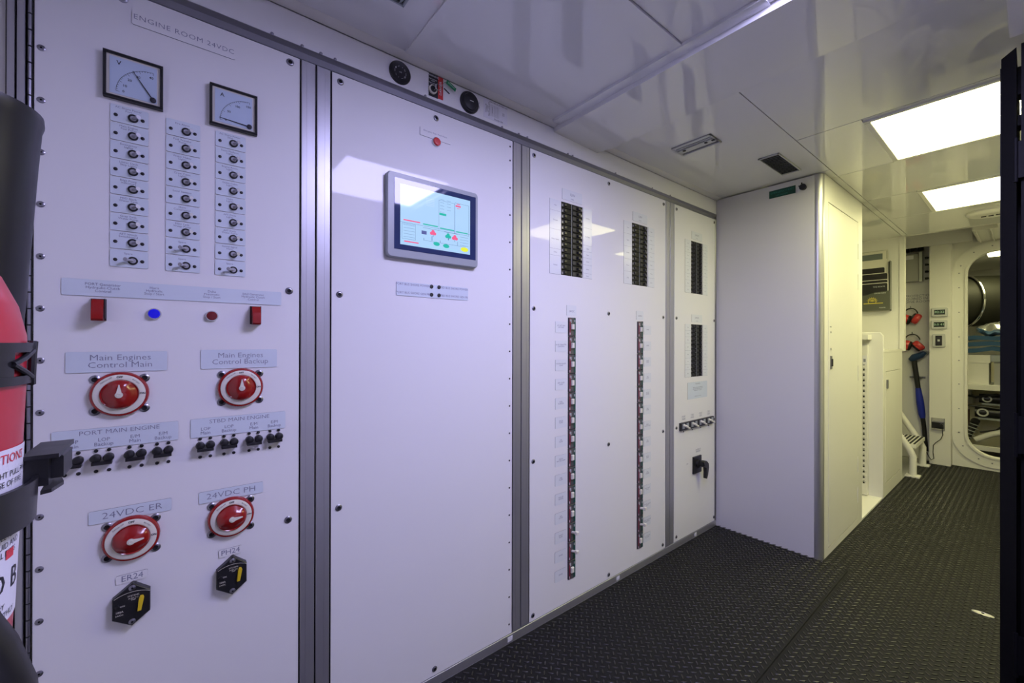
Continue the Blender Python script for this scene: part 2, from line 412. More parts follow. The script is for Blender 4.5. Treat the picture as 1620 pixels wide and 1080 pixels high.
# ---- panel 1: instruments
P1 = panel(-.236,.271,.04,2.004,[], 'white instrument panel with two meters, toggle switches and four red rotary switches')
screws(P1, [(-.225,1.816-.1095*i) for i in range(17)], scs)
screws(P1, [(.245,1.983),(.244,1.342),(.243,.702),(.243,.062),(-.1,1.985)])
hm = MB().box(-.2442,-.2368,.04,2.10,-.002,.001,1)
for i in range(60):
    z = .045+i*.034; hm.tube([(-.2405,z,.002),(-.2405,z+.031,.002)],.0028,8,0)
ob('piano_hinge', hm, [STEEL, BLACK], P1, FW, (-.24,.04,0))
label_plate(P1, -.084,.116,1.934,1.971, [('ENGINE ROOM 24VDC', .0165, .016,1.9525, dict(sx=1.08,bold=-.008,sp=1.1))], m=WHITE)
def meter(u, v, s, unit, nums, ang, label, name):
    """square moving-coil meter, centre (u,v)"""
    h = s/2; b = .0055; m = MB()
    for a in ((-h,h,-h,-h+b),(-h,h,h-b,h),(-h,-h+b,-h+b,h-b),(h-b,h,-h+b,h-b)): m.box(u+a[0],u+a[1],v+a[2],v+a[3],0,.014,c=.0015)
    o = lab(ob(name, m, BLACK, P1, FW, (u,v,0)), label)
    ob('dial_face', join(MB().box(u-h+b,u+h-b,v-h+b,v+h-b,.0,.008,1), MB().box(u-h+b+.005,u+h-b-.006,v-h+b+.005,v+h-b-.004,.008,.009,0)), [DIAL, PAPER], o, FW, (u,v,0))
    pu, pv, R = u+h-.018, v-h+.017, .064
    mk = MB()
    N = 20
    for i in range(N+1):
        a = pi-(pi/2)*i/N*1.0+0.0; a = pi - (pi/2)*(i/N)
        L = .006 if i % 5 == 0 else .003
        c, d = cos(a), sin(a); w = .00035
        mk.add([(pu+c*R-d*w,pv+d*R+c*w,.0093),(pu+c*R+d*w,pv+d*R-c*w,.0093),(pu+c*(R-L)+d*w,pv+d*(R-L)-c*w,.0093),(pu+c*(R-L)-d*w,pv+d*(R-L)+c*w,.0093)],[(3,2,1,0)])
    for i in range(N):
        a, b2 = pi-(pi/2)*i/N, pi-(pi/2)*(i+1)/N
        mk.add([(pu+cos(a)*R,pv+sin(a)*R,.0093),(pu+cos(b2)*R,pv+sin(b2)*R,.0093),(pu+cos(b2)*(R-.0007),pv+sin(b2)*(R-.0007),.0093),(pu+cos(a)*(R-.0007),pv+sin(a)*(R-.0007),.0093)],[(3,2,1,0)])
    parts = [mk, text(unit, .013, u-h+.026, v+h-.022, .009, bold=.012)]
    for s_, f in nums:
        a = pi-(pi/2)*f; parts.append(text(s_, .0075, pu+cos(a)*(R-.0125), pv+sin(a)*(R-.0125), .009, bold=.015))
    ob('dial_markings', join(*parts), INKD, o, FW, (u,v,0), smooth=False)
    a = ang; c, d = cos(a), sin(a)
    nd = MB().poly([(pu-d*.0012,pv+c*.0012),(pu-d*-.0012,pv-c*.0012),(pu+c*(R+.001)+d*.0004,pv+d*(R+.001)-c*.0004),(pu+c*(R+.001)-d*.0004,pv+d*(R+.001)+c*.0004)][::-1], .0105,.0115)
    nd.lathe([(.0058,.009),(.0058,.0125),(.003,.0135),(0,.0135)],pu,pv,16)
    ob('needle', nd, INKD, o, FW, (pu,pv,.009))
meter(-.0795,1.8005,.103,'V',[('0',.03),('10',.2),('20',.42),('30',.66),('40',.96)], pi-radians(57), 'square black-framed voltmeter reading about 27','voltmeter')
meter(.1135,1.8005,.103,'A',[('0',.03),('50',.33),('100',.66),('150',.97)], pi-radians(4), 'square black-framed ammeter with the needle at zero','ammeter')
# toggle switches
c1 = ['AC Shore Power\nPort','Main Engine\nFuel Pump','Emergency\nLights','Lower Deck\nStep Lights','Bilge Pump\nIndicators','MSD Black\nWater Tank','Grey Tank\nWater Pump','AFT Winch\nSwitchboard','Spare']
c2 = ['Fire Alarm','Fuel Transfer\nPump','Water Maker\nLights','Crew Cabin\nLights','Level Sensors','Horn\nCompressor','MSD Tank\nWater Pump','Spare','Spare']
c3 = ['AC Shore Power\nStbd','Swim Platform\nLights','Engine Room\nLights','Guest Cabin\nLights','Helm\nLights','AFT Deck\nLights','AFT Deck\nWater Pump','Sound Signal\nHorn','Spare']
nut = MB().lathe([(.0092,0),(.0092,.003),(.0068,.0032),(.0062,.002),(0,.002)],0,0,20)
nutm = nut.mesh('toggle_switch', BLACK, FW)
def lev(dx):
    m = MB().tube([(0,0,.001),(dx*.3,0,.007),(dx,0,.0185)],0,10,0,[.0030,.0026,.0046]); m.lathe([(.0062,.001),(.0055,.003),(0,.0034)],0,0,16)
    return m.mesh('lever', LEVER, FW)
levR, levL = lev(.010), lev(-.012)
dotm = MB().lathe([(.0038,0),(.0038,.0012),(.0022,.002),(0,.002)],0,0,12).mesh('indicator_dot', BLACK, FW)
for u0,u1,names,ct,dl,dr in ((-.1195,-.0540,c1,-.081,-.1105,-.0645),(-.0225,.0435,c2,.016,-.0135,.033),(.0745,.1400,c3,.113,.084,.1305)):
    for i, s in enumerate(names):
        z = 1.7145-.0411*i
        label_plate(P1, u0,u1,z-.0155,z+.0235,[(s,.0062,(u0+u1)/2-.002,z+.0155,dict(sx=1.05))])
        sp = s == 'Spare'
        sw = put('toggle_switch', nutm, P1, (.0014,ct,z)); put('lever', levL if sp else levR, sw, (.0014,ct,z))
        for k in (dl, dr): put('indicator_dot', dotm, P1, (.0014,k,z))
# guard row
label_plate(P1,-.1945,.2245,1.300,1.3365,[('PORT Generator\nHydraulic Clutch\nControl',.0082,-.130,1.319,{}),('Horn\nHydraulic\nStop / Start',.0078,-.043,1.319,{}),('Delta\nPneumatic\nStop / Start',.0078,.068,1.319,{}),('Stbd Generator\nHydraulic Clutch\nControl',.0078,.158,1.3185,{})])
def guard(u, v, label):
    m = MB(); a, b = u-.0095, u+.0095; t_, bt_ = v+.0235, v-.0235
    prof = [(t_,.002),(t_,.016),(t_-.006,.022),(t_-.026,.030),(bt_+.004,.031),(bt_,.027),(bt_,.002)]
    n = len(prof); vs = [(a,p[0],p[1]) for p in prof]+[(b,p[0],p[1]) for p in prof]
    m.add(vs, [tuple(range(n)), tuple(range(2*n-1,n-1,-1))]+[((i+1)%n,i,n+i,n+(i+1)%n) for i in range(n)])
    o = lab(ob('guarded_switch', m, RED, P1, FW, (u,v,0)), label)
    ob('switch_base', MB().box(u-.0125,u+.0125,v-.0225,v+.0255,0,.004).box(b+.0003,b+.002,v-.018,v+.0255,.004,.016), BLACK, o, FW, (u,v,0))
guard(-.137,1.2685,'left flip-up red switch guard'); guard(.163,1.2685,'right flip-up red switch guard')
def lamp(t, u, v, m, r, label, name='indicator_lamp'):
    o = lab(ob(name, MB().lathe([(r,0),(r,.004),(r*.92,.006),(r*.82,.006),(r*.80,.003),(0,.003)],u,v,24), CHROME, t, FW, (u,v,0)), label)
    ob('lens', MB().lathe([(r*.82,.004),(r*.82,.0085),(r*.70,.0105),(0,.0112)],u,v,24), m, o, FW, (u,v,0))
lamp(P1,-.043,1.265,BLUE,.0135,'round blue indicator lamp'); lamp(P1,.068,1.2645,DKRED,.0135,'round dark red indicator lamp')
# rotary battery switches
def rotary(u, v, ang, label):
    o = lab(ob('rotary_switch', MB().lathe([(.0505,0),(.0505,.007),(.0485,.0105),(.0450,.0115),(.0445,.010),(0,.010)],u,v,48), RED, P1, FW, (u,v,0)), label)
    ob('dial_ring', MB().lathe([(.0446,.0100),(.0446,.0125),(.0435,.0132),(.0335,.0132),(.033,.012),(0,.012)],u,v,48), IVORY, o, FW, (u,v,0))
    kn = MB(); n = 60
    # domed knob with a flattened grip scooped out on either side
    prof = [(.0325,.0125),(.0325,.0165),(.0300,.0215),(.0225,.0265),(.0120,.0290),(0,.0296)]
    kn.lathe(prof,u,v,n)
    c, s = cos(ang), sin(ang)
    def scoop(q):
        x, y, w = q[0]-u, q[1]-v, q[2]
        a = x*c+y*s; b = -x*s+y*c
        d = max(0, abs(b)-.010)/.02; w2 = w-min(.0095,.011*d)*(1 if w > .0168 else 0)
        return (q[0], q[1], max(w2,.0145) if w > .0168 else w)
    kn.map(scoop)
    ob('knob', kn, RED, o, FW, (u,v,.012))
    R = 14; pt = []
    for i in range(R+1):
        a = ang+radians(40)+radians(280)*i/R; pt.append((u+.0068*cos(a), v+.0068*sin(a)))
    pt.append((u+.0225*cos(ang)+.0007*sin(ang), v+.0225*sin(ang)-.0007*cos(ang)))
    pt.append((u+.0225*cos(ang)-.0007*sin(ang), v+.0225*sin(ang)+.0007*cos(ang)))
    pm = MB().poly(pt,.026,.0312); pm.lathe([(.0042,.0312),(.0042,.0325),(.003,.0328),(.003,.0315),(0,.0315)],u,v,14)
    ob('pointer', pm, IVORY, o, FW, (u,v,.026))
    tx = [text('OFF',.0062,u,v+.0388,.0132,bold=.03), text('ON',.0062,u+.0388,v,.0132,bold=.03)]
    for k, s_ in ((125,'SWITCH OFF'),(45,'BATTERY')): a = radians(k); tx.append(text(s_,.0040,u+.0388*cos(a),v+.0388*sin(a),.0132,rot=a-pi/2))
    ob('dial_lettering', join(*tx), INKD, o, FW, (u,v,.013), smooth=False)
    for a, b in ((-.0415,.0345),(.0415,.0345),(-.0415,-.0355),(.0415,-.0355)): put('screw', scr, o, (0,u+a,v+b))
rotary(-.1015,1.0800,pi/2,'upper left red rotary battery switch pointing to OFF'); rotary(.1305,1.0800,pi/2,'upper right red rotary battery switch pointing to OFF')
rotary(-.0810,.7470,radians(5),'lower left red rotary battery switch pointing to ON'); rotary(.1105,.7465,radians(5),'lower right red rotary battery switch pointing to ON')
label_plate(P1,-.188,-.019,1.1305,1.1765,[('Main Engines\nControl Main',.0185,-.100,1.1545,dict(sx=1.08,bold=-.008))])
label_plate(P1,.046,.214,1.1305,1.179,[('Main Engines\nControl Backup',.0185,.131,1.1555,dict(sx=1.05,bold=-.008))])
hd = dict(sx=1.08,bold=-.008)
label_plate(P1,-.2085,.0025,.961,1.0065,[('PORT MAIN ENGINE',.0138,-.100,.997,hd)]+[(s,.0110,x,.975,{}) for s, x in (('LOP\nMain',-.178),('LOP\nBackup',-.128),('E/M\nMain',-.076),('E/M\nBackup',-.026))])
label_plate(P1,.026,.2355,.960,1.007,[('STBD MAIN ENGINE',.0138,.130,.997,hd)]+[(s,.0110,x,.975,{}) for s, x in (('LOP\nMain',.056),('LOP\nBackup',.105),('E/M\nMain',.160),('E/M\nBackup',.208))])
kb = MB().lathe([(.0088,0),(.0088,.008),(.0095,.009),(.0095,.013),(.0080,.0165),(.0045,.018),(0,.018)],0,0,18).mesh('push_knob', BLACK, FW)
for x in (-.1785,-.130,-.075,-.0265,.0555,.105,.160,.2085):
    br = MB().box(x-.0165,x+.0165,.927,.934,.012,.021,c=.001).box(x-.0165,x-.011,.927,.940,0,.014).box(x+.011,x+.0165,.927,.940,0,.014)
    o = ob('paired_push_switch', br, BLACK, P1, FW, (x,.937,0)); lab(o, 'pair of black push knobs joined by a black bar')
    for k in (-.0105,.0105):
        put('push_knob', kb, o, (0,x+k,.9405)); put('indicator_dot', dotm, P1, (.0014,x+k,.956)); put('indicator_dot', dotm, P1, (0,x+k,.9105))
label_plate(P1,-.152,-.010,.793,.822,[('24VDC ER',.0205,-.079,.8075,dict(sx=1.15,bold=-.01))])
label_plate(P1,.043,.182,.793,.822,[('24VDC PH',.0205,.1115,.8075,dict(sx=1.15,bold=-.01))])
label_plate(P1,-.108,-.053,.6455,.665,[('ER24',.0185,-.080,.6555,{})], m=WHITE)
label_plate(P1,.084,.134,.6455,.665,[('PH24',.0185,.109,.6555,{})], m=WHITE)
def hexbreaker(u, v, label):
    P = [(u-.034,v-.025),(u-.0005,v-.0485),(u+.031,v-.025),(u+.031,v+.024),(u+.001,v+.0485),(u-.034,v+.021)]
    o = lab(ob('circuit_breaker', MB().poly(P,0,.016,c=.002), BLACK, P1, FW, (u,v,0)), label)
    for dv in (.0385,-.0385): put('screw', scs, o, (.016,u,v+dv))
    ob('reset_lever', MB().poly([(u+.009,v-.016),(u+.0155,v-.016),(u+.0205,v+.012),(u+.0185,v+.0165),(u+.014,v+.0165),(u+.0115,v+.012)],.014,.023,c=.001), YEL, o, FW, (u+.01,v,.016))
    arc = MB()
    for i in range(8):
        a, b = radians(120-7.5*i), radians(120-7.5*(i+1)); R = .062; cy = v-.032
        f = lambda t_, r_: (u+r_*cos(t_), cy+r_*sin(t_), .0163)
        arc.add([f(a,R),f(b,R),f(b,R-.0008),f(a,R-.0008)],[(3,2,1,0)])
    tx = [arc, text('SYSTEMS',.0052,u+.002,v+.0205,.016), text('PUSH TO\nTRIP',.0042,u+.002,v+.013,.016), text('ON',.0052,u-.0165,v+.002,.016), text('100A',.0062,u-.0215,v-.010,.016), text('24VDC',.0045,u-.0215,v-.017,.016)]
    ob('printing', join(*tx), IVORY, o, FW, (u,v,.016), smooth=False)
    ob('push_button', MB().lathe([(.0042,.016),(.0042,.0185),(.003,.019),(0,.019)],u-.0255,v+.003,14), BLACK, o, FW, (u,v,.016))
hexbreaker(-.0790,.5980,'hexagonal black breaker with a yellow lever, lower left'); hexbreaker(.1125,.5975,'hexagonal black breaker with a yellow lever, lower right')

# ---- panel 2: screen
P2 = panel(.356,1.047,.04,2.004,[], 'tall white panel with a touch screen and a red alarm lamp')
screws(P2, [(.381,1.981),(.380,1.342),(.379,.702),(.379,.062),(.703,1.980),(.702,.062)])
screws(P2, [(1.0325,1.978)]+[(1.0325,1.9225-.1085*i) for i in range(18)], sct)
label_plate(P2,.641,.762,1.904,1.933,[('Emergency Stop / Fault Alarm',.0075,.700,1.924,{})], m=WHITE)
lamp(P2,.7035,1.8965,REDB,.0165,'round red alarm lamp above the screen','alarm_lamp')
def tablet():
    u0,u1,v0,v1 = .519,.868,1.473,1.748
    o = ob('touch_screen', MB().poly(rrect(u0,u1,v0,v1,.014,5),0,.020,c=.004), GREYP, P2, FW, (u0,v0,0)); lab(o,'grey framed touch screen showing a schematic')
    ob('screen_border', MB().box(.543,.856,1.500,1.731,.019,.0212,c=.0005), GLASSB, o, FW, (u0,v0,0))
    x0,x1,z0,z1 = .563,.831,1.517,1.713; w = .0214
    def em(n,c,e=1.0): return mat('screen_'+n, (.02,.02,.02), .05, emit=c, es=e)
    ob('display', MB().box(x0,x1,z0,z1,.0195,w), em('bg',(.44,.68,1.0),.98), o, FW, (u0,v0,0))
    cols = [em('red',(.9,.12,.28)), em('green',(.02,.5,.42)), em('yellow',(.85,.9,.05)), em('line',(.10,.18,.40)), em('cyan',(.35,.85,.9)), em('dark',(.10,.12,.35)), em('pale',(.75,.85,1.0))]
    g_ = MB(); 
    def R(a,b,c,d,k): X=lambda t_: x0+(x1-x0)*t_; Z=lambda t_: z1-(z1-z0)*t_; g_.add([(X(a),Z(d),w+.0003),(X(b),Z(d),w+.0003),(X(b),Z(c),w+.0003),(X(a),Z(c),w+.0003)],[(0,1,2,3)],k)
    def B(a,b,c,d,k=3):
        R(a,b,c,c+.004,k); R(a,b,d-.004,d,k); R(a,a+.003,c,d,k); R(b-.003,b,c,d,k)
    R(.04,.26,.575,.595,0); R(.30,.51,.585,.605,1); R(.54,.75,.60,.62,1); R(.78,.96,.61,.63,1); R(.05,.24,.93,.95,0)
    R(0,1,.625,.629,3); B(.52,.76,.12,.66); B(.76,.98,.10,.66); R(.53,.63,.34,.38,1); R(.77,.85,.14,.17,0); R(.79,.84,.11,.125,0); R(.79,.83,.19,.2,0)
    for i in range(5): R(.04,.19,.66+.05*i,.664+.05*i,3)
    B(.02,.20,.64,.90)
    for i in range(9): R(.54+.1*(i%2),.60+.1*(i%2),.10+.055*(i//2),.104+.055*(i//2),3)
    for i in range(5): R(.34,.46,.14+.03*i,.143+.03*i,6)
    R(.28,.35,.71,.77,5); R(.42,.43,.78,.86,3); R(.31,.93,.87,.874,3); R(.31,.315,.83,.87,3); R(.54,.545,.83,.87,3); R(.80,.805,.80,.87,3); R(.66,.67,.72,.80,3)
    for i in range(4): R(.84,.97,.70+.05*i,.704+.05*i,3)
    R(.30,.52,.655,.66,3); R(.60,.80,.66,.665,3); R(.35,.80,.955,.96,4)
    def E_(a,b,r_,k,sy=1.0):
        X = x0+(x1-x0)*a; Z = z1-(z1-z0)*b; n=16
        g_.add([(X+r_*cos(2*pi*i/n), Z+r_*sy*sin(2*pi*i/n), w+.0005) for i in range(n)],[tuple(range(n))],k)
    for a, b, k in ((.44,.72,0),(.66,.73,1),(.76,.74,0)):
        E_(a-.02,b+.01,.007,k,.8); E_(a+.02,b+.01,.007,k,.8); E_(a,b-.02,.0065,k); R(a-.003,a+.003,b,b+.07,3)
    E_(.49,.90,.0125,1,.55); E_(.63,.91,.0125,1,.55); E_(.91,.92,.016,2,.5); R(.87,.95,.90,.94,2)
    ob('screen_graphics', g_, cols, o, FW, (u0,v0,0), smooth=False)
tablet()
label_plate(P2,.559,.835,1.3525,1.398,[('PORT BUS SHORE POWER',.0105,.618,1.391,{}),('PORT BUS SHORE GEN FB',.0105,.618,1.363,{}),('STBD BUS SHORE POWER',.0105,.774,1.391,{}),('STBD BUS SHORE GEN FB',.0105,.774,1.363,{})])
for u in (.686,.715):
    for v in (1.3915,1.3630): put('push_button', MB().lathe([(.0066,0),(.0066,.002),(.005,.003),(.0038,.0025),(0,.0035)],0,0,16).mesh('push_button',BLACK,FW), P2, (.0014,u,v))

# ---- panels 3 and 4: breakers
brk = MB().box(-.0335,.0335,-.0115,.0115,0,.010,c=.0008).box(-.031,-.012,-.007,.007,.010,.0108,1).mesh('circuit_breaker', [mat('breaker_black',(.008,.008,.008),.55,spec=.25), mat('breaker_grey',(.06,.06,.055),.5,spec=.25)], FW)
def levr(s):
    return MB().box(s*.002,s*.018,-.0055,.0055,.009,.017,c=.0015).box(s*.022,s*.030,-.008,.002,.010,.0125,1,c=.0004).mesh('lever', [BLACK, mat('breaker_highlight',(.26,.26,.25),.25)], FW)  # pale outer chip is a highlight painted beside each lever
levP = {1: levr(1), -1: levr(-1)}
def bank(t, u0,u1,v0,v1,n,title,left,right,header=''):
    ob('breaker_recess', MB().box(u0,u1,v0,v1,-.0125,-.0115).box((u0+u1)/2-.001,(u0+u1)/2+.001,v0,v1,-.0115,-.002,1), [BLACKM, GREYP], t, FW, (u0,v0,0))
    p = (v1-v0)/n; um = (u0+u1)/2
    for i in range(n):
        for s, uu in ((-1,u0+.0345),(1,u1-.0345)):
            z = v1-p*(i+.5); o = put('circuit_breaker', brk, t, (-.0115,uu,z)); put('lever', levP[s], o, (-.0115,uu,z))
    w = .070; H = v1-v0
    def strip(a, b, items, al):
        tx = []; ln = MB(); k = len(items); zz = v1
        for s, f in items:
            zz2 = zz-H*f
            tx.append(text(s,.0080,(a+b)/2,(zz+zz2)/2,.0010)); ln.add([(a,zz2,.0012),(b,zz2,.0012),(b,zz2+.0007,.0012),(a,zz2+.0007,.0012)],[(0,1,2,3)]); zz = zz2
        o = ob('label_strip', MB().poly([(a,v0),(b,v0),(b,v1),(a,v1)],0,.001,0,1), [PLATEP, CORE_SHADOW], t, FW, (a,v0,0))
        ob('lettering', join(ln,*tx), INK, o, FW, (a,v0,.001), smooth=False)
    strip(u0-w,u0-.003,left,'R'); strip(u1+.003,u1+w*.9,right,'L')
    if title:
        label_plate(t,u0+.005,u1-.005,v1+.012,v1+.060,[(title,.016,um,v1+.040,{}),(header,.0075,um,v1+.021,{})], m=PLATEP, th=.001)
P3 = panel(1.138,2.159,.04,2.004,[(1.321,1.462,1.497,1.822),(1.841,1.982,1.500,1.822),(1.365,1.417,.135,1.311),(1.886,1.943,.111,1.311)], 'wide white breaker panel with two breaker banks and two long columns of breakers')
screws(P3, [(1.160,1.979),(1.160,1.341),(1.159,.703),(1.159,.062),(1.651,1.978),(1.652,1.341),(1.653,.700),(1.655,.060),(2.136,1.978),(2.134,1.341),(2.134,.700),(2.132,.063)])
bank(P3,1.321,1.462,1.497,1.822,13,'120V',[('Main',.15),('Chargers',.25),('Water Heater',.26),('Galley',.09),('Outlets',.25)],[('Laundry',.28),('Ice Maker',.25),('Lights',.09),('Cabin',.09),('Outlet',.10),('Pantry',.12),('Spare',.07)],'PANEL')
bank(P3,1.841,1.982,1.500,1.822,13,'120V',[('Crew',.2),('Lights',.2),('Outlets',.2),('Saloon',.2),('Deck',.2)],[('Helm',.14),('Radar',.14),('Nav',.14),('Fans',.14),('Radio',.14),('Pump',.15),('Spare',.15)],'PANEL')
mod = join(MB().box(-.0215,.0215,-.0405,.0405,-.010,.004,0,c=.001), MB().box(-.0205,-.011,-.038,.038,.004,.0045,1), MB().box(.008,.0205,-.038,.038,.004,.0045,2),
  MB().box(-.0115,-.0085,.018,.033,.0045,.0052,3), MB().box(-.0185,-.0155,-.036,-.026,.0045,.0052,3), MB().box(.010,.017,.022,.032,.0045,.0052,4), MB().box(-.018,-.012,.024,.034,.0045,.0052,4)).mesh('breaker_module', [mat('module_grey',(.085,.085,.09),.35), BURG, GREEN, LABW, GREYP], FW)
mlon = MB().box(-.010,.006,-.012,.012,.004,.013,c=.002).mesh('lever', IVORY, FW)
mloff = MB().tube([(0,-.002,.003),(.002,0,.012),(.004,.002,.036)],.006,8).box(-.004,.010,-.004,.010,.024,.037,c=.002).mesh('lever', IVORY, FW)
def column(t, u, v0, v1, names, off, side, w):
    p = (v1-v0)/14; k = side
    for i in range(14):
        z = v1-p*(i+.5); o = put('breaker_module', mod, t, (0,u,z)); put('lever', mloff if i in off else mlon, o, (0,u,z))
        if k < 0: a, b = u-.105, u-.034
        else: a, b = u+.034, u+.100
        label_plate(t,a,b,z-.027,z+.022,[(names[i%len(names)],.0088,(a+b)/2,z,{})], m=PLATEP, th=.001)
    label_plate(t,u-.035,u+.028,v1+.008,v1+.055,[('24VDC',.012,u-.002,v1+.028,{})], m=PLATEP, th=.001)
n1 = ['AC AFT FAN\nAC FWD','BOW THRUSTER\nCONTROL','WATER MAKER\nPUMP','AIR COND\nPUMP','FUEL\nPURIFIER','BILGE\nPUMP','OIL\nPUMP','FRESH\nWATER PUMP','FIRE\nPUMP','GALLEY\nRANGE','AIR\nCOMP','DAVIT\nPUMP','SPARE','SPARE']
column(P3,1.391,.135,1.311,n1,(11,12),-1,0); column(P3,1.9145,.111,1.311,n1[::-1],(11,12),1,0)
P4 = panel(2.248,2.742,.04,2.004,[(2.4385,2.579,1.500,1.820),(2.4395,2.580,.990,1.311)], 'narrow white panel with two small breaker banks and a black rotary handle')
screws(P4, [(2.272,1.977),(2.273,1.342),(2.274,.701),(2.275,.066),(2.731,1.982),(2.732,1.342),(2.732,.702),(2.732,.064)])
sh = [('Main',.14),('Bow',.1),('Stern',.12),('Helm',.14),('Lights',.14),('Horn',.12),('Wipers',.12),('Spare',.12)]
bank(P4,2.4385,2.579,1.500,1.820,13,'24VDC',sh,sh[::-1],'PANEL'); bank(P4,2.4395,2.580,.990,1.311,13,'24VDC',sh[::-1],sh,'PANEL')
label_plate(P4,2.40,2.64,.855,.957,[('WARNING',.012,2.52,.945,{}),('Before servicing switchboard\ndisconnect both shore power\nand generator supplies',.010,2.52,.915,{}),('authorised crew only',.009,2.52,.870,{})], th=.001)
for i in range(4):
    u = 2.355+.1015*i; z = .7025
    o = lab(ob('toggle_breaker', join(MB().box(u-.050,u+.049,z-.023,z+.023,0,.012,0,c=.001), MB().box(u-.035,u-.010,z-.012,z+.017,.012,.014,1), MB().box(u+.012,u+.036,z-.012,z+.017,.012,.014,1)), [BLACK, GREYP], P4, FW, (u,z,0)), 'black toggle breaker with an ivory lever')
    ob('lever', MB().tube([(u-.02,z+.008,.010),(u-.012,z+.004,.026),(u-.002,z-.005,.031),(u+.010,z-.010,.032)],0,8,0,[.008,.007,.006,.007]), IVORY, o, FW, (u,z,0))
    ob('lettering', text(['PORT\nMAIN','STBD\nMAIN','PORT\nGEN','STBD\nGEN'][i],.016,u,z+.048,0), INK, P4, FW, (u,z+.04,0), smooth=False)
    put('indicator_dot', dotm, P4, (0,u,z-.034))
# black rotary handle
u, z = 2.508, .448
o = ob('rotary_handle', join(MB().box(u-.050,u+.046,z-.052,z+.052,0,.010,c=.002), MB().lathe([(.026,.010),(.024,.022),(.016,.026),(.014,.050),(0,.052)],u,z+.006,20)), BLACK, P4, FW, (u,z,0))
lab(o, 'black rotary handle on a square plate')
ob('grip', MB().poly([(u-.016,z+.026),(u-.005,z+.034),(u+.024,z+.028),(u+.046,z+.010),(u+.050,z-.016),(u+.036,z-.060),(u+.024,z-.082),(u+.014,z-.078),(u+.016,z-.040),(u+.012,z-.012),(u-.012,z+.002)][::-1],.036,.056,c=.003), BLACK, o, FW, (u,z,.04))
ob('lettering', join(text('SHORE TIE\nBREAKER',.013,u+.02,z+.083,0), text('OFF',.012,u-.11,z+.02,0)), INK, P4, FW, (u,z+.08,0), smooth=False)

# ---- fascia instruments
t = ob('round_gauge', join(MB().lathe([(.037,0),(.037,.005),(.034,.008),(.030,.006),(0,.006)],.569,2.0835,36)), BLACK, None, FW, (.569,2.0835,0))
tag(t, 'round black gauge with small white symbols on the strip above the screen panel', 'gauge')
gm = [text('x10',.006,.569,2.084,.006)]
for k in range(10):
    a = 2*pi*k/10; gm.append(text('|/-\\0'[k%5],.010,.569+.019*cos(a),2.0835+.019*sin(a),.006,rot=a))
ob('dial_markings', join(*gm), LABW, t, FW, (.569,2.0835,.006), smooth=False)
t = ob('safety_sticker', join(MB().box(.674,.710,2.050,2.1285,0,.001,0), MB().box(.710,.730,2.052,2.1285,0,.001,1)), [BLACK, REDB], None, FW, (.70,2.09,0))
tag(t, 'black and red safety sticker above the screen panel, beside a green tag', 'sticker')
tx = [text('WARNING',.009,.692,2.122,.001)]+[text('high voltage\ninside',.0065,.690,2.108-.014*i,.001) for i in range(3)]
ob('lettering', join(*tx), LABW, t, FW, (.70,2.09,.001), smooth=False)
ob('red_lettering', text('DANGER',.012,.720,2.090,.001,rot=pi/2), LABW, t, FW, (.72,2.09,.001), smooth=False)
t = thing('key_switch', 'small round key switch with a key ring over the black and red sticker', 'key switch', FW.pt((.688,2.073,0)))
ob('bezel', MB().lathe([(.0150,.001),(.0150,.008),(.0120,.010),(.0115,.007),(0,.007)],.688,2.073,24), IVORY, t, FW, (.688,2.073,0))
ob('barrel', MB().lathe([(.011,.007),(.011,.011),(0,.012)],.688,2.073,20), BLACK, t, FW, (.688,2.073,.007))
ob('key', MB().box(.6865,.6895,2.066,2.080,.011,.028), CHROME, t, FW, (.688,2.073,.011))
rg = [( .700+.012*cos(a*pi/8), 2.078+.010*sin(a*pi/8), .020) for a in range(17)]
ob('ring', MB().tube(rg,.0009,6), CHROME, t, FW, (.70,2.08,.02))
t = ob('key_tag', MB().poly([(.735,2.110),(.772,2.093),(.776,2.1045),(.739,2.1215)],.012,.0145), GREENT, None, FW, (.75,2.105,.012))
tag(t, 'small green key tag hanging beside the black and red sticker', 'key tag')
ob('lettering', join(text('SPARE KEY',.0060,.7555,2.1075,.0145,rot=-.43)), LABW, t, FW, (.755,2.107,.0145), smooth=False)
ob('link', MB().tube([(.712,2.082,.020),(.724,2.104,.017),(.737,2.114,.0145)],.0008,6), CHROME, t, FW, (.72,2.1,.015))
ob('strap', MB().poly([(.733,2.0945),(.755,2.083),(.756,2.0855),(.734,2.097)],.0,.003), BLACK, t, FW, (.74,2.09,0))
t = ob('selector_knob', join(MB().lathe([(.0395,0),(.0395,.006),(.036,.010),(.031,.010),(.029,.014),(.012,.017),(0,.017)],.839,2.0825,36)), BLACK, None, FW, (.839,2.0825,0))
tag(t, 'second round black dial, right of the green key tag', 'dial')
ob('pointer_mark', join(MB().box(.832,.848,2.081,2.084,.0172,.0178)), GREYL, t, FW, (.839,2.0825,.017))
t = ob('notice_sticker', MB().box(.905,1.018,2.055,2.127,0,.0008), LABW, None, FW, (.96,2.09,0))
tag(t, 'pale printed notice sticker right of the second black dial', 'sticker')
tx = [text('T.D. 1-800',.006,.884,2.09,0,rot=-pi/2),text('DO NOT ALTER\nADJUST\nSETTINGS',.0075,.921,2.091,.0008,rot=-pi/2),text('ELECTRICAL SYSTEMS INC',.0075,.975,2.121,.0008),text('Florida USA',.0085,.975,2.060,.0008),text('Serial No.',.006,.945,2.091,.0008,rot=-pi/2),text('Type\nDate',.006,.998,2.091,.0008,rot=-pi/2)]
ob('lettering', join(*tx, *[MB().box(.931+.004*i,.9315+.004*i,2.068,2.112,.0008,.0009) for i in range(12)]), INKD, t, FW, (.96,2.09,.0008), smooth=False)

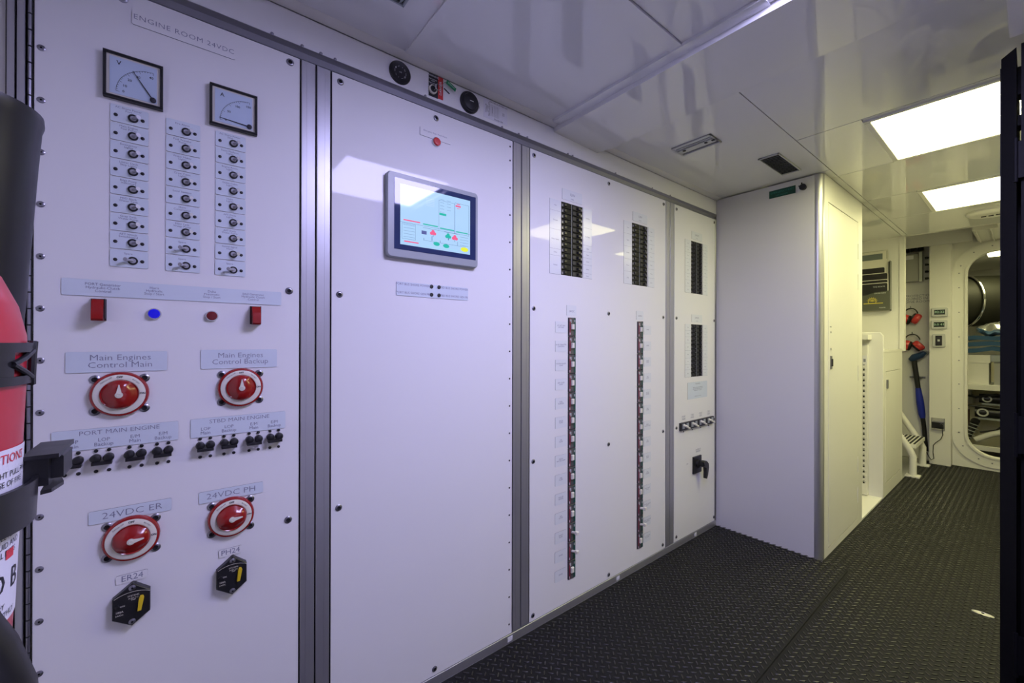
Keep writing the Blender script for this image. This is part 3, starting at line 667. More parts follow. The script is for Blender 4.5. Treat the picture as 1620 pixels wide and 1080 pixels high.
# ---------------------------------------------------------------- tall white cabinet at the corner
t = thing('tall_cabinet', 'tall white cabinet at the end of the switchboards with a rounded metal corner', 'cabinet', (0,2.762,0))
ob('front_panel', MB().box(0,.541,2.761,2.775,0,2.132), CABW, t, FZ, (0,2.762,0))
cp = []
R = .030
pts = [(.541,2.763)]+[(.578-R+R*sin(a), 2.761+R-R*cos(a)) for a in [pi/2*i/8 for i in range(9)]]+[(.578,2.800),(.541,2.800)]
ob('corner_profile', MB().poly(pts,0,2.134), ALU, t, FZ, (.56,2.78,0))
sd = MB().box(.560,.578,2.800,2.869,0,2.139).box(.560,.578,3.505,3.612,0,2.139).box(.560,.578,2.869,3.505,1.996,2.139).box(.560,.578,2.869,3.505,0,.040).box(.0,.565,3.600,3.6115,0,2.139)
ob('side_panel', sd, PAINT, t, FZ, (.57,3.2,0))
dr = ob('door', MB().box(2.8735,3.5005,.0445,1.9915,-.014,.001,c=.0015), PAINT, t, FX(.578), (2.87,.04,0))
dg = MB().box(2.867,3.507,.038,1.998,-.016,-.0145); ob('door_gap', dg, DARK, t, FX(.578), (2.87,.04,-.016))
ob('latch', join(MB().box(2.900,2.926,1.050,1.125,.001,.006,c=.002), MB().box(2.906,2.920,1.066,1.108,.006,.012,1,c=.002)), [STEEL, BLACK], dr, FX(.578), (2.91,1.08,.001))
ob('keyhole', join(*[MB().lathe([(.006,.001),(.006,.003),(0,.003)],2.912,z,10) for z in (1.165,1.26)], MB().box(2.896,2.926,1.288,1.294,.001,.0015)), STEEL, dr, FX(.578), (2.91,1.2,.001))
for z in (1.8,1.6,1.0,.4,.2): ob('hinge', MB().box(3.495,3.502,z-.05,z+.05,.0005,.004), PAINT, dr, FX(.578), (3.5,z,0))
t = ob('safety_sign', MB().box(.315,.451,2.0575,2.1015,0,.002), GRNS, None, FY(2.761), (.38,2.08,0))
tag(t, 'small dark green safety sign at the top of the tall white cabinet', 'sign')
ob('lettering', join(text('EMERGENCY EXIT',.015,.383,2.086,.002),text('LIFE JACKETS',.011,.383,2.068,.002)), mat('green_sign_print',(.03,.22,.16),.4), t, FY(2.761), (.38,2.08,.002), smooth=False)
t = thing('hook_knob', 'small black wall knob beside the green sign', 'knob', FY(2.761).pt((.489,2.078,0)))
ob('base', MB().lathe([(.015,0),(.015,.004),(.010,.012),(.017,.016),(.017,.022),(0,.024)],.491,2.076,18), BLACK, t, FY(2.761), (.489,2.078,0))
ob('lever', MB().tube([(.489,2.078,.02),(.487,2.100,.022)],.0035,8).tube([(.489,2.078,.02),(.472,2.085,.022)],.0035,8), BLACK, t, FY(2.761), (.489,2.078,.02))

# ---------------------------------------------------------------- ceiling fittings
def slot_diffuser():
    t = thing('slot_diffuser', 'narrow slotted air diffuser in the ceiling near the switchboards', 'air vent', (.30,1.93,ZC))
    x0,x1,y0,y1 = .205,.392,1.868,1.985
    m = MB()
    for a in ((x0,x1,y0,y0+.018),(x0,x1,y0+.030,y0+.036),(x0,x1,y0+.050,y0+.085),(x0,x1,y1-.012,y1),(x0,x0+.006,y0,y1),(x1-.006,x1,y0,y1)): m.box(a[0],a[1],-a[3],-a[2],0,.006,c=.001)
    ob('frame', m, GREYL, t, FC, (.30,-1.93,0))
    ob('slot_backing', MB().box(x0,x1,-y1,-y0,-.0,.0015), mat('slot_shadow_grey',(.10,.10,.11),.6), t, FC, (.30,-1.93,0))
    for x in (x0+.035,x1-.045,x1-.012): ob('slider', MB().box(x-.006,x+.006,-(y0+.062),-(y0+.052),.006,.010), BLACK, t, FC, (x,-1.93,0))
slot_diffuser()
def grille(x0,x1,y0,y1,n,label,mt=GREYL):
    t = thing('ceiling_grille', label, 'air vent', ((x0+x1)/2,(y0+y1)/2,ZC))
    ob('backing', MB().box(x0,x1,-y1,-y0,0,.001), mat('grille_dark',(.09,.09,.09),.7), t, FC, ((x0+x1)/2,-(y0+y1)/2,0))
    f = .006; m = MB()
    for a in ((x0,x1,y0,y0+f),(x0,x1,y1-f,y1),(x0,x0+f,y0,y1),(x1-f,x1,y0,y1)): m.box(a[0],a[1],-a[3],-a[2],0,.007,c=.001)
    ob('frame', m, mt, t, FC, ((x0+x1)/2,-(y0+y1)/2,0))
    for i in range(n):
        y = y0+f+(y1-y0-2*f)*(i+.5)/n; d = (y1-y0)/n*.28
        ob('blade', MB().add([(x0+f,-(y+d),.001),(x1-f,-(y+d),.001),(x1-f,-(y-d),.007),(x0+f,-(y-d),.007),(x0+f,-(y+d)+.001,.001),(x1-f,-(y+d)+.001,.001),(x1-f,-(y-d)+.001,.007),(x0+f,-(y-d)+.001,.007)],[(3,2,1,0),(4,5,6,7),(0,1,5,4),(2,3,7,6),(0,4,7,3),(1,2,6,5)]), mt, t, FC, ((x0+x1)/2,-y,0))
grille(.420,.515,2.320,2.640,16,'louvred grille in the ceiling beside the tall white cabinet')
grille(.203,.325,.365,.492,8,'small dark louvred vent in the ceiling at the top edge of the picture',GREYP)
t = ob('ceiling_speaker', join(MB().lathe([(.125,0),(.125,.012),(.110,.026),(.070,.034),(.060,.030),(.0,.030)],0,0,40,0)), PAINT, None, FC, (1.115,-4.52,0), rel=True)
tag(t, 'round cream ceiling fitting beyond the second corridor light', 'ceiling fitting')
ob('slots', join(*[MB().box(-.05+.035*i,-.025+.035*i,-.012,.004,.030,.0345) for i in range(3)]), DARK, t, FC, (1.115,-4.52,0), rel=True)
# louvred air terminal above the doorway
t = thing('air_terminal', 'slanted white louvred air terminal over the oval doorway', 'air vent', (1.12,5.6,2.2))
m = MB().box(.97,1.45,5.35,5.95,2.165,2.34); ob('housing', m, PAINT, t, FZ, (1.12,5.6,2.2))
for i in range(5):
    x = .985+.085*i
    ob('fin', MB().box(x,x+.008,5.37,5.93,2.150,2.166), PAINT, t, FZ, (x,5.6,2.16))

# ---------------------------------------------------------------- corridor, left side
# recess beside the cabinet with the far partition and a perforated strip
pp = [(-.02,0),(.578,0),(.578,1.255),(.560,1.282),(-.02,1.290)]
t = thing('low_cabinet', 'low cream cabinet with a small door halfway down the corridor', 'cabinet', (.3,4.65,0))
ob('end_panel', MB().poly(pp,0,.014,c=.002), PAINT, t, FY(4.255), (0,0,0))
ob('shelf', MB().box(.30,.510,4.12,4.240,1.225,1.262), PAINT, t, FZ, (.4,4.2,1.24))
ob('body', MB().box(-.02,.560,4.257,4.985,.0,1.125), PAINT, t, FZ, (.3,4.6,0))
ob('worktop', MB().box(-.02,.580,4.257,4.985,1.125,1.147), PAINT, t, FZ, (.3,4.6,1.13))
ob('side_panel', MB().box(4.259,4.325,0,1.125,-.018,0).box(4.325,4.905,.975,1.125,-.018,0).box(4.905,4.985,0,1.125,-.018,0).box(4.325,4.905,0,.10,-.018,0), PAINT, t, FX(.578), (4.3,0,0))
ob('door_gap', MB().box(4.32,4.91,.095,.98,-.0178,-.013), DARK, t, FX(.578), (4.3,.1,0))
d = ob('door', MB().box(4.331,4.900,.105,.970,-.012,.001,c=.0015), PAINT, t, FX(.578), (4.33,.1,0))
ob('latch', MB().box(4.350,4.385,.84,.91,.001,.010,c=.002), STEEL, d, FX(.578), (4.36,.87,0))
t = thing('perforated_rack', 'narrow white perforated metal strip standing in the corridor recess', 'rack', (.455,4.20,.01))
m = plate_holes(.425,.492,.012,1.185,[(.440+.024*k,.452+.024*k,.10+.042*i,.122+.042*i) for i in range(23) for k in range(2)],0,.006)
ob('strip', m, PAINT, t, FY(4.205), (.455,.01,0))
ob('backing', MB().box(.428,.490,.06,1.10,-.022,-.019), mat('slot_dark',(.05,.05,.045),.7), t, FY(4.205), (.455,.01,0))
ob('flange', MB().box(.488,.493,.012,1.185,-.045,0).box(.425,.430,.012,1.185,-.045,0), PAINT, t, FY(4.205), (.455,.01,0))
ob('tag_label', join(MB().box(.462,.488,1.03,1.10,.006,.0065,0), MB().box(.468,.482,1.05,1.075,.0065,.007,1)), [LABW, INK], t, FY(4.205), (.47,1.06,.006))
ob('louvre', join(*[MB().box(.432,.486,.115+.042*i,.118+.042*i,.006,.011) for i in range(23)]), PAINT, t, FY(4.205), (.455,.1,.006))
t = ob('door_stop', MB().poly([(.405,4.02),(.47,3.95),(.485,3.965),(.43,4.05)],.006,.028,c=.003), BLACK, None, FZ, (.44,4.0,.006)); tag(t, 'small black wedge lying on the white sill of the recess', 'door wedge')

# magazine rack and its magazines
t = thing('magazine_rack', 'smoked wall rack full of magazines on the cream wall', 'magazine rack', FY(4.988).pt((.36,1.49,0)))
FB = FY(4.988)
ob('back_plate', MB().box(.20,.507,1.49,1.93,0,.004), BROCH, t, FB, (.36,1.49,0))
fp = MB().poly([(.20,1.49),(.507,1.49),(.507,1.665),(.40,1.655),(.34,1.632),(.20,1.622)],.060,.064)
f_ = ob('front_plate', fp, BROCH, t, FB, (.36,1.49,.06))
ob('side_plate', MB().box(.503,.507,1.49,1.93,.004,.060), BROCH, t, FB, (.507,1.49,0)); ob('base_plate', MB().box(.20,.507,1.49,1.496,.004,.060), BROCH, t, FB, (.36,1.49,0))
wh = MB(); cx, cz = .385,1.575
wh.lathe([(.030,.0641),(.030,.0655),(.026,.0655),(.026,.0641)],cx,cz,24); 
for k in range(8):
    a = pi*k/8+.1; wh.add([(cx+.040*cos(a)-.0015*sin(a),cz+.040*sin(a)+.0015*cos(a),.065),(cx+.040*cos(a)+.0015*sin(a),cz+.040*sin(a)-.0015*cos(a),.065),(cx-.0*cos(a)+.0015*sin(a),cz-.0015*cos(a),.065),(cx-.0015*sin(a),cz+.0015*cos(a),.065)],[(0,3,2,1)])
wh.box(cx-.060,cx+.075,cz-.022,cz-.014,.0641,.0650); wh.v = [(a,b if b > cz-.023 else cz-.015,c) for a,b,c in wh.v]
ob('ship_wheel_emblem', wh, GOLD, f_, FB, (cx,cz,.064))
ob('lettering', join(text('CRUISE INFO',.014,.44,1.645,.064), text('MARINE',.012,.455,1.515,.064)), GREYL, f_, FB, (.44,1.6,.064), smooth=False)
mags = [(.487,1.735,.052,BOOKK,'black magazine in the front pocket of the rack'),(.486,1.765,.045,BOOKK,'black magazine second from the front in the rack'),(.484,1.825,.038,BOOKK,'black magazine third from the front, with a white edge'),(.465,1.880,.030,BOOKK,'black magazine with a short cover in the middle of the rack'),(.480,1.950,.020,PAPER,'pale pictured magazine behind the black ones in the rack'),(.478,2.035,.010,BOOKG,'tallest magazine at the back of the rack, grey-green with a cream border')]
for x1, zt, w, mm, lb in mags:
    o = ob('magazine', join(MB().poly(rrect(.215,x1,1.497,zt,.010,4),w-.004,w,0,1), MB().poly(rrect(.218,x1+.008,1.499,zt+.006,.012,4),w-.0055,w-.004,1)), [mm, PAPER], None, FB, (.35,1.497,w)); tag(o, lb, 'magazine', 'magazines in the wall rack')
    if mm is BOOKG: ob('cover_border', join(MB().box(.218,x1-.003,zt-.025,zt-.002,w,w+.0008), MB().box(x1-.030,x1-.003,zt-.14,zt-.025,w,w+.0008)), PAPER, o, FB, (.35,zt,w))
    if abs(zt-1.765) < .001: pass
    if abs(zt-1.735) < .001: ob('title', text('THE BOATS',.016,.43,zt-.03,w+.0002), GREYL, o, FB, (.43,zt,w), smooth=False)

# ---------------------------------------------------------------- far end
FR = FY(6.02)
t = thing('junction_box', 'grey junction box with a hinged lid high on the recess wall', 'junction box', FR.pt((.5,1.98,0)))
ob('body', MB().box(.36,.565,1.835,2.12,0,.08,c=.004), GREYB, t, FR, (.5,1.98,0)); ob('hinge_strip', MB().box(.566,.590,1.830,2.13,.02,.088), GREYL, t, FR, (.58,1.98,0))
ob('name_label', MB().box(.44,.525,2.065,2.105,.08,.081), LABW, t, FR, (.48,2.08,.08))
for i in range(4): ob('cable_gland', MB().lathe([(.011,0),(.011,.02),(.007,.03),(0,.03)],0,0,10), BLACK, t, Fr(FR.pt((.605,1.86+.07*i,.04)),(0,1,0),(0,0,1),(1,0,0)), (0,0,-.012))
for i in range(3):
    o = ob('cable_clamp', MB().box(.44+.055*i,.485+.055*i,2.150,2.195,0,.05,c=.006), BLACK, None, FR, (.46+.055*i,2.17,0)); tag(o, ['leftmost','middle','rightmost'][i]+' of the three small black cable clamps above the grey junction box', 'cable clamp', 'cable clamps above the junction box')
t = ob('wall_stencil', join(text('EAR PROTECTION\nREQUIRED IN\nENGINE ROOM',.034,.52,1.66,0)), INK, None, FR, (.52,1.66,0), smooth=False); tag(t, 'faint three-line printed notice on the wall above the ear defenders', 'printed notice')
def muffs(x, z, tilt, sp_, label):
    t = thing('ear_defenders', label, 'ear defenders', FR.pt((x,z,0)), 'ear defenders on the recess wall')
    pts = [(x+(sp_+.006)*cos(a), z+.055+.070*sin(a), .05) for a in [pi*(.06+.88*i/14) for i in range(15)]]
    ob('headband', MB().tube(pts,.0055,8), BLACK, t, FR, (x,z,0))
    for s in (-1,1):
        a = tilt if s > 0 else -.25; c, d = cos(a), sin(a)
        m = MB().lathe([(0,-.030),(.040,-.030),(.046,-.015),(.046,.008),(.036,.022),(0,.026)],0,0,22,0,.75,1.15)
        cup = [(q[2]*s, q[1], q[0]) for q in m.v]; m.v = [(x+s*sp_+q[0]*c-q[1]*d, z+.012+q[0]*d+q[1]*c, .055+q[2]) for q in cup]
        ob('ear_cup', m, REDB, t, FR, (x+s*.07,z,.05))
        m = MB().lathe([(.036,-.046),(.042,-.040),(.042,-.028),(.030,-.028)],0,0,20,0,.75,1.15); cup = [(q[2]*s, q[1], q[0]) for q in m.v]
        m.v = [(x+s*sp_+q[0]*c-q[1]*d, z+.012+q[0]*d+q[1]*c, .055+q[2]) for q in cup]
        ob('cushion', m, BLACK, t, FR, (x+s*.07,z,.05))
    ob('hook', MB().tube([(x,z+.13,0),(x,z+.13,.06),(x,z+.15,.065)],.004,6), STEEL, t, FR, (x,z+.13,0))
muffs(.500,1.435,-.5,.048,'upper pair of red ear defenders with a black headband'); muffs(.512,1.165,.7,.052,'lower pair of red ear defenders, just above the blue and black wand')
t = thing('cleaning_wand', 'blue and black long-handled wand clipped upright to the recess wall', 'wand', FR.pt((.56,.1,0)))
ob('shaft', MB().tube([(.525,1.02,.05),(.560,.70,.05),(.600,.34,.05),(.615,.10,.05)],0,12,0,[.022,.020,.018,.018]), BLACK, t, FR, (.56,.1,0))
ob('grip', MB().tube([(.556,.735,.05),(.570,.60,.05),(.584,.47,.05),(.590,.43,.05)],0,14,0,[.022,.030,.028,.021]), BLUEP, t, FR, (.57,.6,.05))
ob('head', MB().tube([(.500,1.02,.05),(.530,1.05,.06),(.580,1.075,.07),(.612,1.105,.08)],0,12,0,[.024,.036,.030,.018]), NAVY, t, FR, (.53,1.05,.05))
ob('nozzle', MB().lathe([(.022,0),(.022,.02),(.014,.022),(.012,.004),(0,.004)],.612,1.10,16), GREYP, t, FR, (.612,1.10,.06), ) 
t = thing('spring_clip', 'small metal spring clip holding the wand on the wall', 'clip', FR.pt((.545,.842,0)))
ob('base', MB().box(.485,.605,.832,.852,0,.008), STEEL, t, FR, (.545,.842,0))
for s in (-1,1): ob('jaw', MB().tube([(.545+s*.018,.842,.006),(.545+s*.034,.842,.04),(.545+s*.026,.842,.07),(.545+s*.045,.842,.085)],.005,8), STEEL, t, FR, (.545+s*.03,.842,.04))
# boxed column with displays
t = thing('boxed_column', 'white boxed column beside the oval doorway carrying small displays', 'column', (.72,5.9,0))
ob('body', MB().poly(rrect(.652,.800,0,2.17,.004,2),-.03,.118,c=.004), PAINT, t, FY(5.97), (.72,0,0))
ob('soffit', MB().box(.20,.94,2.165,2.358,.118,.13).box(.94,1.9,2.165,2.358,.0,.01), CABW, t, FY(5.97), (.72,2.17,0))
FK = FY(5.851)
def disp(z0,z1,x0,x1,txt,label):
    o = ob('wall_display', MB().poly(rrect(x0,x1,z0,z1,.012,4),0,.020,c=.003), GREYL, None, FK, ((x0+x1)/2,(z0+z1)/2,0)); tag(o, label, 'display')
    a, b = (x1-x0)*.17, (z1-z0)*.22
    s = ob('screen', MB().box(x0+a,x1-a,z0+b,z1-b,.019,.0215), mat('display_dark',(.02,.03,.02),.2), o, FK, ((x0+x1)/2,(z0+z1)/2,.02))
    ob('lettering', text(txt,(z1-z0)*.34,(x0+x1)/2,(z0+z1)/2,.0216), mat('lcd_digits',(.02,.02,.02),.4,emit=(.5,.75,.35),es=.5), s, FK, ((x0+x1)/2,(z0+z1)/2,.0216), smooth=False)
disp(1.458,1.546,.668,.782,'02:22','upper small grey wall display with greenish digits on the column'); disp(1.338,1.424,.666,.778,'0.0 41','second grey wall display, under the first on the column')
t = ob('wall_switch', MB().poly(rrect(.677,.764,1.160,1.290,.012,4),0,.022,c=.003), GREYL, None, FK, (.72,1.22,0)); tag(t, 'square grey switch with a dark rocker under the two displays', 'switch')
ob('rocker', MB().box(.697,.742,1.175,1.272,.021,.028,c=.003), BLACK, t, FK, (.72,1.22,.02)); ob('rocker_mark', MB().box(.712,.727,1.215,1.235,.028,.0285), GREYL, t, FK, (.72,1.22,.028))
t = ob('power_socket', MB().box(.668,.762,.345,.462,0,.014,c=.003), CHROME, None, FK, (.71,.40,0)); tag(t, 'metal power socket low on the column with a black plug in it', 'socket')
ob('plug', join(MB().box(.675,.755,.365,.425,.014,.060,c=.006), MB().lathe([(.014,.06),(.012,.09),(0,.09)],.745,.405,12)), BLACK, t, FK, (.71,.40,.014))
ob('power_cord', MB().tube([(.748,.39,.070),(.752,.31,.060),(.735,.26,.035),(.700,.22,.022),(.682,.19,.018),(.680,.12,.018),(.686,.06,.02),(.668,.045,.03),(.655,.08,.06),(.640,.13,.09)],.0032,8), BLACK, t, FK, (.71,.25,.03))
# door ring
t = put('door_1', None, None, (1.2,5.97,.03)); t['kind'] = 'structure'
FD = FY(5.97)
n_ = 10
oo = rrect(.800,1.608,.028,2.155,.27,n_); ii = rrect(.893,1.515,.12,2.072,.20,n_)
ob('flange', ringmb(oo, ii, -.01, .012), PAINT, t, FD, (1.2,.03,0))
i2 = rrect(.885,1.523,.112,2.080,.206,n_); i3 = rrect(.900,1.508,.127,2.065,.195,n_)
ob('lip', ringmb(i2, i3, -.06, .024), PAINT, t, FD, (1.2,.03,0))
mid = [((a[0]+b[0])/2,(a[1]+b[1])/2) for a, b in zip(oo, ii)]
bolt = MB().lathe([(.006,0),(.006,.003),(0,.004)],0,0,8).mesh('bolt', STEEL, FD)
bp = [(.846,z) for z in (.33,.56,.80,1.03,1.26,1.50,1.74,1.88)]+[mid[k] for k in (n_*2+2+4,n_*2+2+8,n_*3+3+3,n_*3+3+7)]+[(x,2.113) for x in (1.06,1.2,1.35)]+[(x,.074) for x in (1.06,1.2,1.35)]
for a, b in bp: put('bolt', bolt, t, FD.pt((a,b,.012)))

# ladder
t = thing('step_ladder', 'white metal ladder with grated steps leaning down behind the low cabinet', 'ladder', (.62,5.45,0))
for y, nm in ((5.17,'front'),(5.70,'back')):
    ob('stringer', MB().tube([(.622,y,.012),(.622,y,.18),(.600,y,.235),(.45,y,.50),(.20,y,.94),(.03,y,1.24)],.0265,14), PAINT, t, FZ, (.622,y,0))
    ob('foot', MB().box(.575,.672,y-.05,y+.05,.0006,.012), PAINT, t, FZ, (.622,y,0))
for k, (x, z) in enumerate(((.565,.285),(.40,.565),(.235,.85))):
    tr = ob('step', MB().box(x-.095,x+.075,5.19,5.68,z-.035,z), PAINT, t, FZ, (x,5.43,z))
    ob('grip_strips', join(*[MB().box(x-.085+.028*j,x-.072+.028*j,5.20,5.67,z,z+.004) for j in range(6)]), BLACKM, tr, FZ, (x,5.43,z))

# ---------------------------------------------------------------- engine room seen through the doorway
slab('wall_engine_far', -.1,2.4,8.5,8.55,0,2.5, PAINT); slab('wall_engine_left', .0,.05,6.1,8.5,0,2.5, PAINT); slab('wall_engine_right', 2.35,2.4,6.1,8.5,0,2.5, PAINT)
slab('ceiling_engine', -.1,2.4,6.03,8.6,2.18,2.23, PAINT)
t = ob('engine_room_mat', MB().box(.06,2.34,6.03,8.49,-.004,.001), RUBBER); tag(t, 'dark chequer mat on the floor beyond the oval doorway', 'floor mat')
ceiling_light(.96,6.60,1.55,7.2,FAR_COL,FAR_E,'ceiling light panel of the engine room seen through the oval doorway','light_far',2.18)
t = ob('exhaust_duct', MB().tube([(.77,7.40,1.70),(1.57,8.0,1.70)],.30,40).tube([(.45,7.16,1.70),(.77,7.40,1.70)],.285,40), DUCT, None, FZ, (1.0,7.5,1.66)); tag(t, 'huge dark round duct filling the upper part of the oval doorway', 'duct')
a0 = Vector((.77,7.40,1.70)); ax = Vector((.80,.60,0)).normalized(); sd_ = Vector((0,0,1)); s2 = ax.cross(sd_)
ob('clamp_band', MB().tube([tuple(a0+(s2*cos(2*pi*k/40)+sd_*sin(2*pi*k/40))*.305) for k in range(41)],.012,8), CHROME, t, FZ, (.77,7.40,1.70))
t = ob('silver_bag', MB().lathe([(0,-.12),(.10,-.115),(.14,-.08),(.15,-.03),(.13,.02),(.10,.07),(.05,.10),(0,.11)],0,0,40,0,1.1,.8).map(lambda q:(q[0]*(1+.12*sin(q[2]*70+q[1]*40)),q[1],q[2]*.62+.012*sin(q[0]*70+q[1]*30)+.01*sin(q[0]*31))), SILV, None, FZ, (1.06,7.05,1.365), rel=True); tag(t, 'crumpled silver bag squeezed between the dark duct and the blue cloth', 'bag')
cl = MB()
for k in range(3):
    zz = 1.075+.062*k; x1 = 1.32
    pts = [(.70,zz+.01),(.90,zz+.02+.01*k),(1.02,zz+.045-.008*k),(1.12,zz+.03),(x1,zz+.02)]
    top = [(p[0],p[1]+.045) for p in pts]; cl.poly(pts+top[::-1],0,.35)
t = ob('folded_cloth', cl, CLOTH, None, FY(7.15), (1.0,1.075,0)); tag(t, 'folded blue cloth stacked on the cream box beyond the doorway', 'cloth')
t = thing('engine_room_box', 'cream storage box under the folded blue cloth beyond the doorway', 'box', (.85,7.0,.73))
ob('body', MB().box(.62,1.00,6.82,7.2,.752,.985), PAINT, t, FZ, (.85,7.0,.73)); ob('lid', MB().box(.61,1.01,6.81,7.21,.985,1.072), PAINT, t, FZ, (.85,7.0,.98))
t = thing('grey_bin', 'grey bin standing right of the cream storage box', 'bin', (1.15,7.0,.75))
ob('body', MB().box(1.035,1.30,6.85,7.18,.752,1.0), GREYB, t, FZ, (1.15,7.0,.75)); ob('rim', MB().box(1.012,1.32,6.82,7.2,1.0,1.072), GREYP, t, FZ, (1.15,7.0,1.0))
t = thing('cream_shelf', 'cream shelf frame carrying the box beyond the doorway', 'shelf', (1.0,7.0,.7))
ob('board', MB().box(.50,1.5,6.75,7.35,.695,.752), PAINT, t, FZ, (1.0,7.0,.7)); ob('back_panel', MB().box(.50,1.5,7.36,7.38,0,1.07), BEIGE, t, FZ, (1.0,7.37,.5))
for x in (.52,1.46): ob('leg', MB().box(x,x+.04,6.78,6.82,.001,.695), PAINT, t, FZ, (x,6.8,0))
ob('lower_rail', MB().box(.50,1.5,6.70,6.76,.055,.10), PAINT, t, FZ, (1.0,6.7,.08))
def pump(x, y, z, label, r=.05):
    t = thing('water_pump', label, 'pump', (x,y,z), 'black pumps under the shelf')
    ob('body', MB().tube([(x-.08,y,z),(x+.16,y,z)],r,20), BLACK, t, FZ, (x,y,z))
    ob('cover', MB().lathe([(r*.5,0),(r*.75,.006),(r*.75,.012),(r*.5,.012)],x-.02,z,20), GREYL, t, FY(y-r), (x-.02,z,0)); ob('mount', MB().box(x-.06,x+.12,y-.04,y+.30,z-r-.02,z-r), GREYP, t, FZ, (x,y,z-r))
pump(1.00,7.02,.585,'upper black pump under the shelf'); pump(.97,7.0,.435,'lower black pump under the shelf',.06)
t = ob('ribbed_hose', MB().tube([(.82,6.9,.12),(.86,6.92,.24),(.885,6.93,.30),(.90,6.90,.345)],.036,16), RUBB, None, FZ, (.88,6.93,.2)); tag(t, 'thick black ribbed hose standing under the lower pump', 'hose')
for k in range(5): ob('hose_band', MB().tube([(.835+.014*k,6.905+.004*k,.15+.035*k),(.838+.014*k,6.906+.004*k,.158+.035*k)],.043,16), GREYP, t, FZ, (.835+.014*k,6.9,.15+.035*k))
t = ob('strainer', MB().tube([(.80,7.0,.26),(.80,7.0,.45)],.05,18).tube([(.80,7.0,.45),(.80,7.0,.50)],.035,14), mat('brown_plastic',(.05,.025,.02),.35), None, FZ, (.80,7.0,.3)); tag(t, 'dark brown strainer bottle at the left under the shelf', 'strainer')
t = ob('cream_pipe', MB().tube([(.90,6.85,.14),(1.02,6.85,.22),(1.2,6.85,.30),(1.4,6.85,.32)],.028,14), PAINT, None, FZ, (1.1,6.85,.2)); tag(t, 'bent cream pipe low beyond the doorway', 'pipe')
t = ob('black_cable', MB().tube([(.80,6.95,.62),(.9,6.93,.60),(1.05,6.95,.64),(1.25,6.95,.60)],.012,8).tube([(.75,6.94,.50),(.95,6.92,.50),(1.2,6.95,.48)],.009,8).tube([(.93,6.9,.22),(1.05,6.9,.26),(1.15,6.9,.38),(1.2,6.9,.5)],.009,8), BLACK, None, FZ, (1.0,6.94,.55)); tag(t, 'tangle of black cables below the shelf beyond the doorway', 'cable')
t = ob('control_box', MB().box(.66,.86,7.15,7.3,.50,.60).box(.72,.85,7.15,7.28,.60,.65), GREYB, None, FZ, (.8,7.2,.55)); tag(t, 'grey control box at the left under the shelf', 'control box')

# ---------------------------------------------------------------- black rack at the right edge
t = thing('equipment_rack', 'tall black equipment rack cut off by the right edge of the picture', 'equipment rack', (1.5,2.1,0))
ob('body', MB().box(1.2825,1.88,1.80,2.26,.002,2.02), BLACKP, t, FZ, (1.5,2.0,0))
ob('front_frame', MB().box(1.300,1.87,.05,1.98,0,.006,c=.001).box(1.300,1.306,.05,1.98,.006,.012), BLACK, t, FY(1.80), (1.5,0,0))
lf = MB().add([(1.2465,1.8135,.002),(1.2745,1.7905,.002),(1.2745,2.26,.002),(1.2465,2.26,.002),(1.2465,1.8135,2.0),(1.2745,1.7905,2.01),(1.2745,2.26,2.01),(1.2465,2.26,2.0)],[(3,2,1,0),(4,5,6,7),(0,1,5,4),(1,2,6,5),(2,3,7,6),(3,0,4,7)])
o = ob('door_leaf', lf, BLACKP, t, FZ, (1.26,2.0,0)); lab(o, 'narrow door leaf with a hinge')
ob('leaf_edge_tab', MB().box(1.2445,1.2475,1.815,2.2,.002,1.975), BLACKP, o, FZ, (1.246,2.0,0))
for z in (1.70,.95,.35): ob('hinge', MB().tube([(1.2735,1.787,z-.06),(1.2735,1.787,z+.06)],.0045,12).box(1.2745,1.290,1.786,1.7995,z-.05,z+.05), BLACKP, t, FZ, (1.2735,1.787,z))
ob('gap_seal', MB().box(1.2750,1.2822,1.9,1.95,.002,1.78).box(1.2750,1.2822,1.9,1.95,1.83,1.86).box(1.2750,1.2822,1.9,1.95,1.92,2.0), BLACKM, t, FZ, (1.278,1.92,0))
t = ob('ceiling_conduit_cover', MB().box(1.262,1.7,1.56,1.80,2.045,2.14,c=0), PAINT, None, FZ, (1.4,1.7,2.1)); tag(t, 'cream trunking cover on the ceiling above the black rack', 'trunking')

# ---------------------------------------------------------------- fire extinguisher at the left edge
CX, CY, RR = .729, -.200, .092
t = thing('fire_extinguisher', 'red fire extinguisher with a white label and black discharge horn at the left edge', 'fire extinguisher', (CX,CY,.82))
def lean(q, z0=1.19, k=radians(2.05)):
    x, y, z = q; return (x, y+(z-z0)*math.tan(k), z)
m = MB().lathe([(0,.760),(.070,.762),(RR-.004,.775),(RR,.80),(RR,1.185),(RR*.985,1.205),(RR*.92,1.232),(RR*.80,1.258),(RR*.62,1.277),(RR*.40,1.290),(.022,1.296),(.020,1.33),(0,1.33)],CX,CY,56)
ob('cylinder', m.map(lean), EXTRED, t, FZ, (CX,CY,.82))
def wrap(q, R=RR+.0008):  # label coords (arc length, z) -> around the cylinder, arc 0 faces the room
    a = q[0]/R; return lean((CX+(R+q[2])*sin(a), CY+(R+q[2])*cos(a), q[1]))
def lpatch(a0,a1,z0,z1,w,skew=0):
    m = MB(); n = 24; vs = []
    for i in range(n+1):
        a = a0+(a1-a0)*i/n; vs += [(a,z0,w),(a,z1,w)]
    m.add(vs, [(2*i,2*i+2,2*i+3,2*i+1) for i in range(n)]); return m
lb_ = ob('instruction_label', lpatch(-.02,.16,.955,1.107,.0).map(wrap), LABW, t, FZ, (CX,CY,.95)); lab(lb_, 'white instruction label')
th0 = .09
def ltx(s, size, a, z, **k):
    m = text(s, size, 0, 0, 0, **k); m.v = [wrap((a-q[0], z+q[1], .0004)) for q in m.v]; m.f = [f[::-1] for f in m.f]; return m
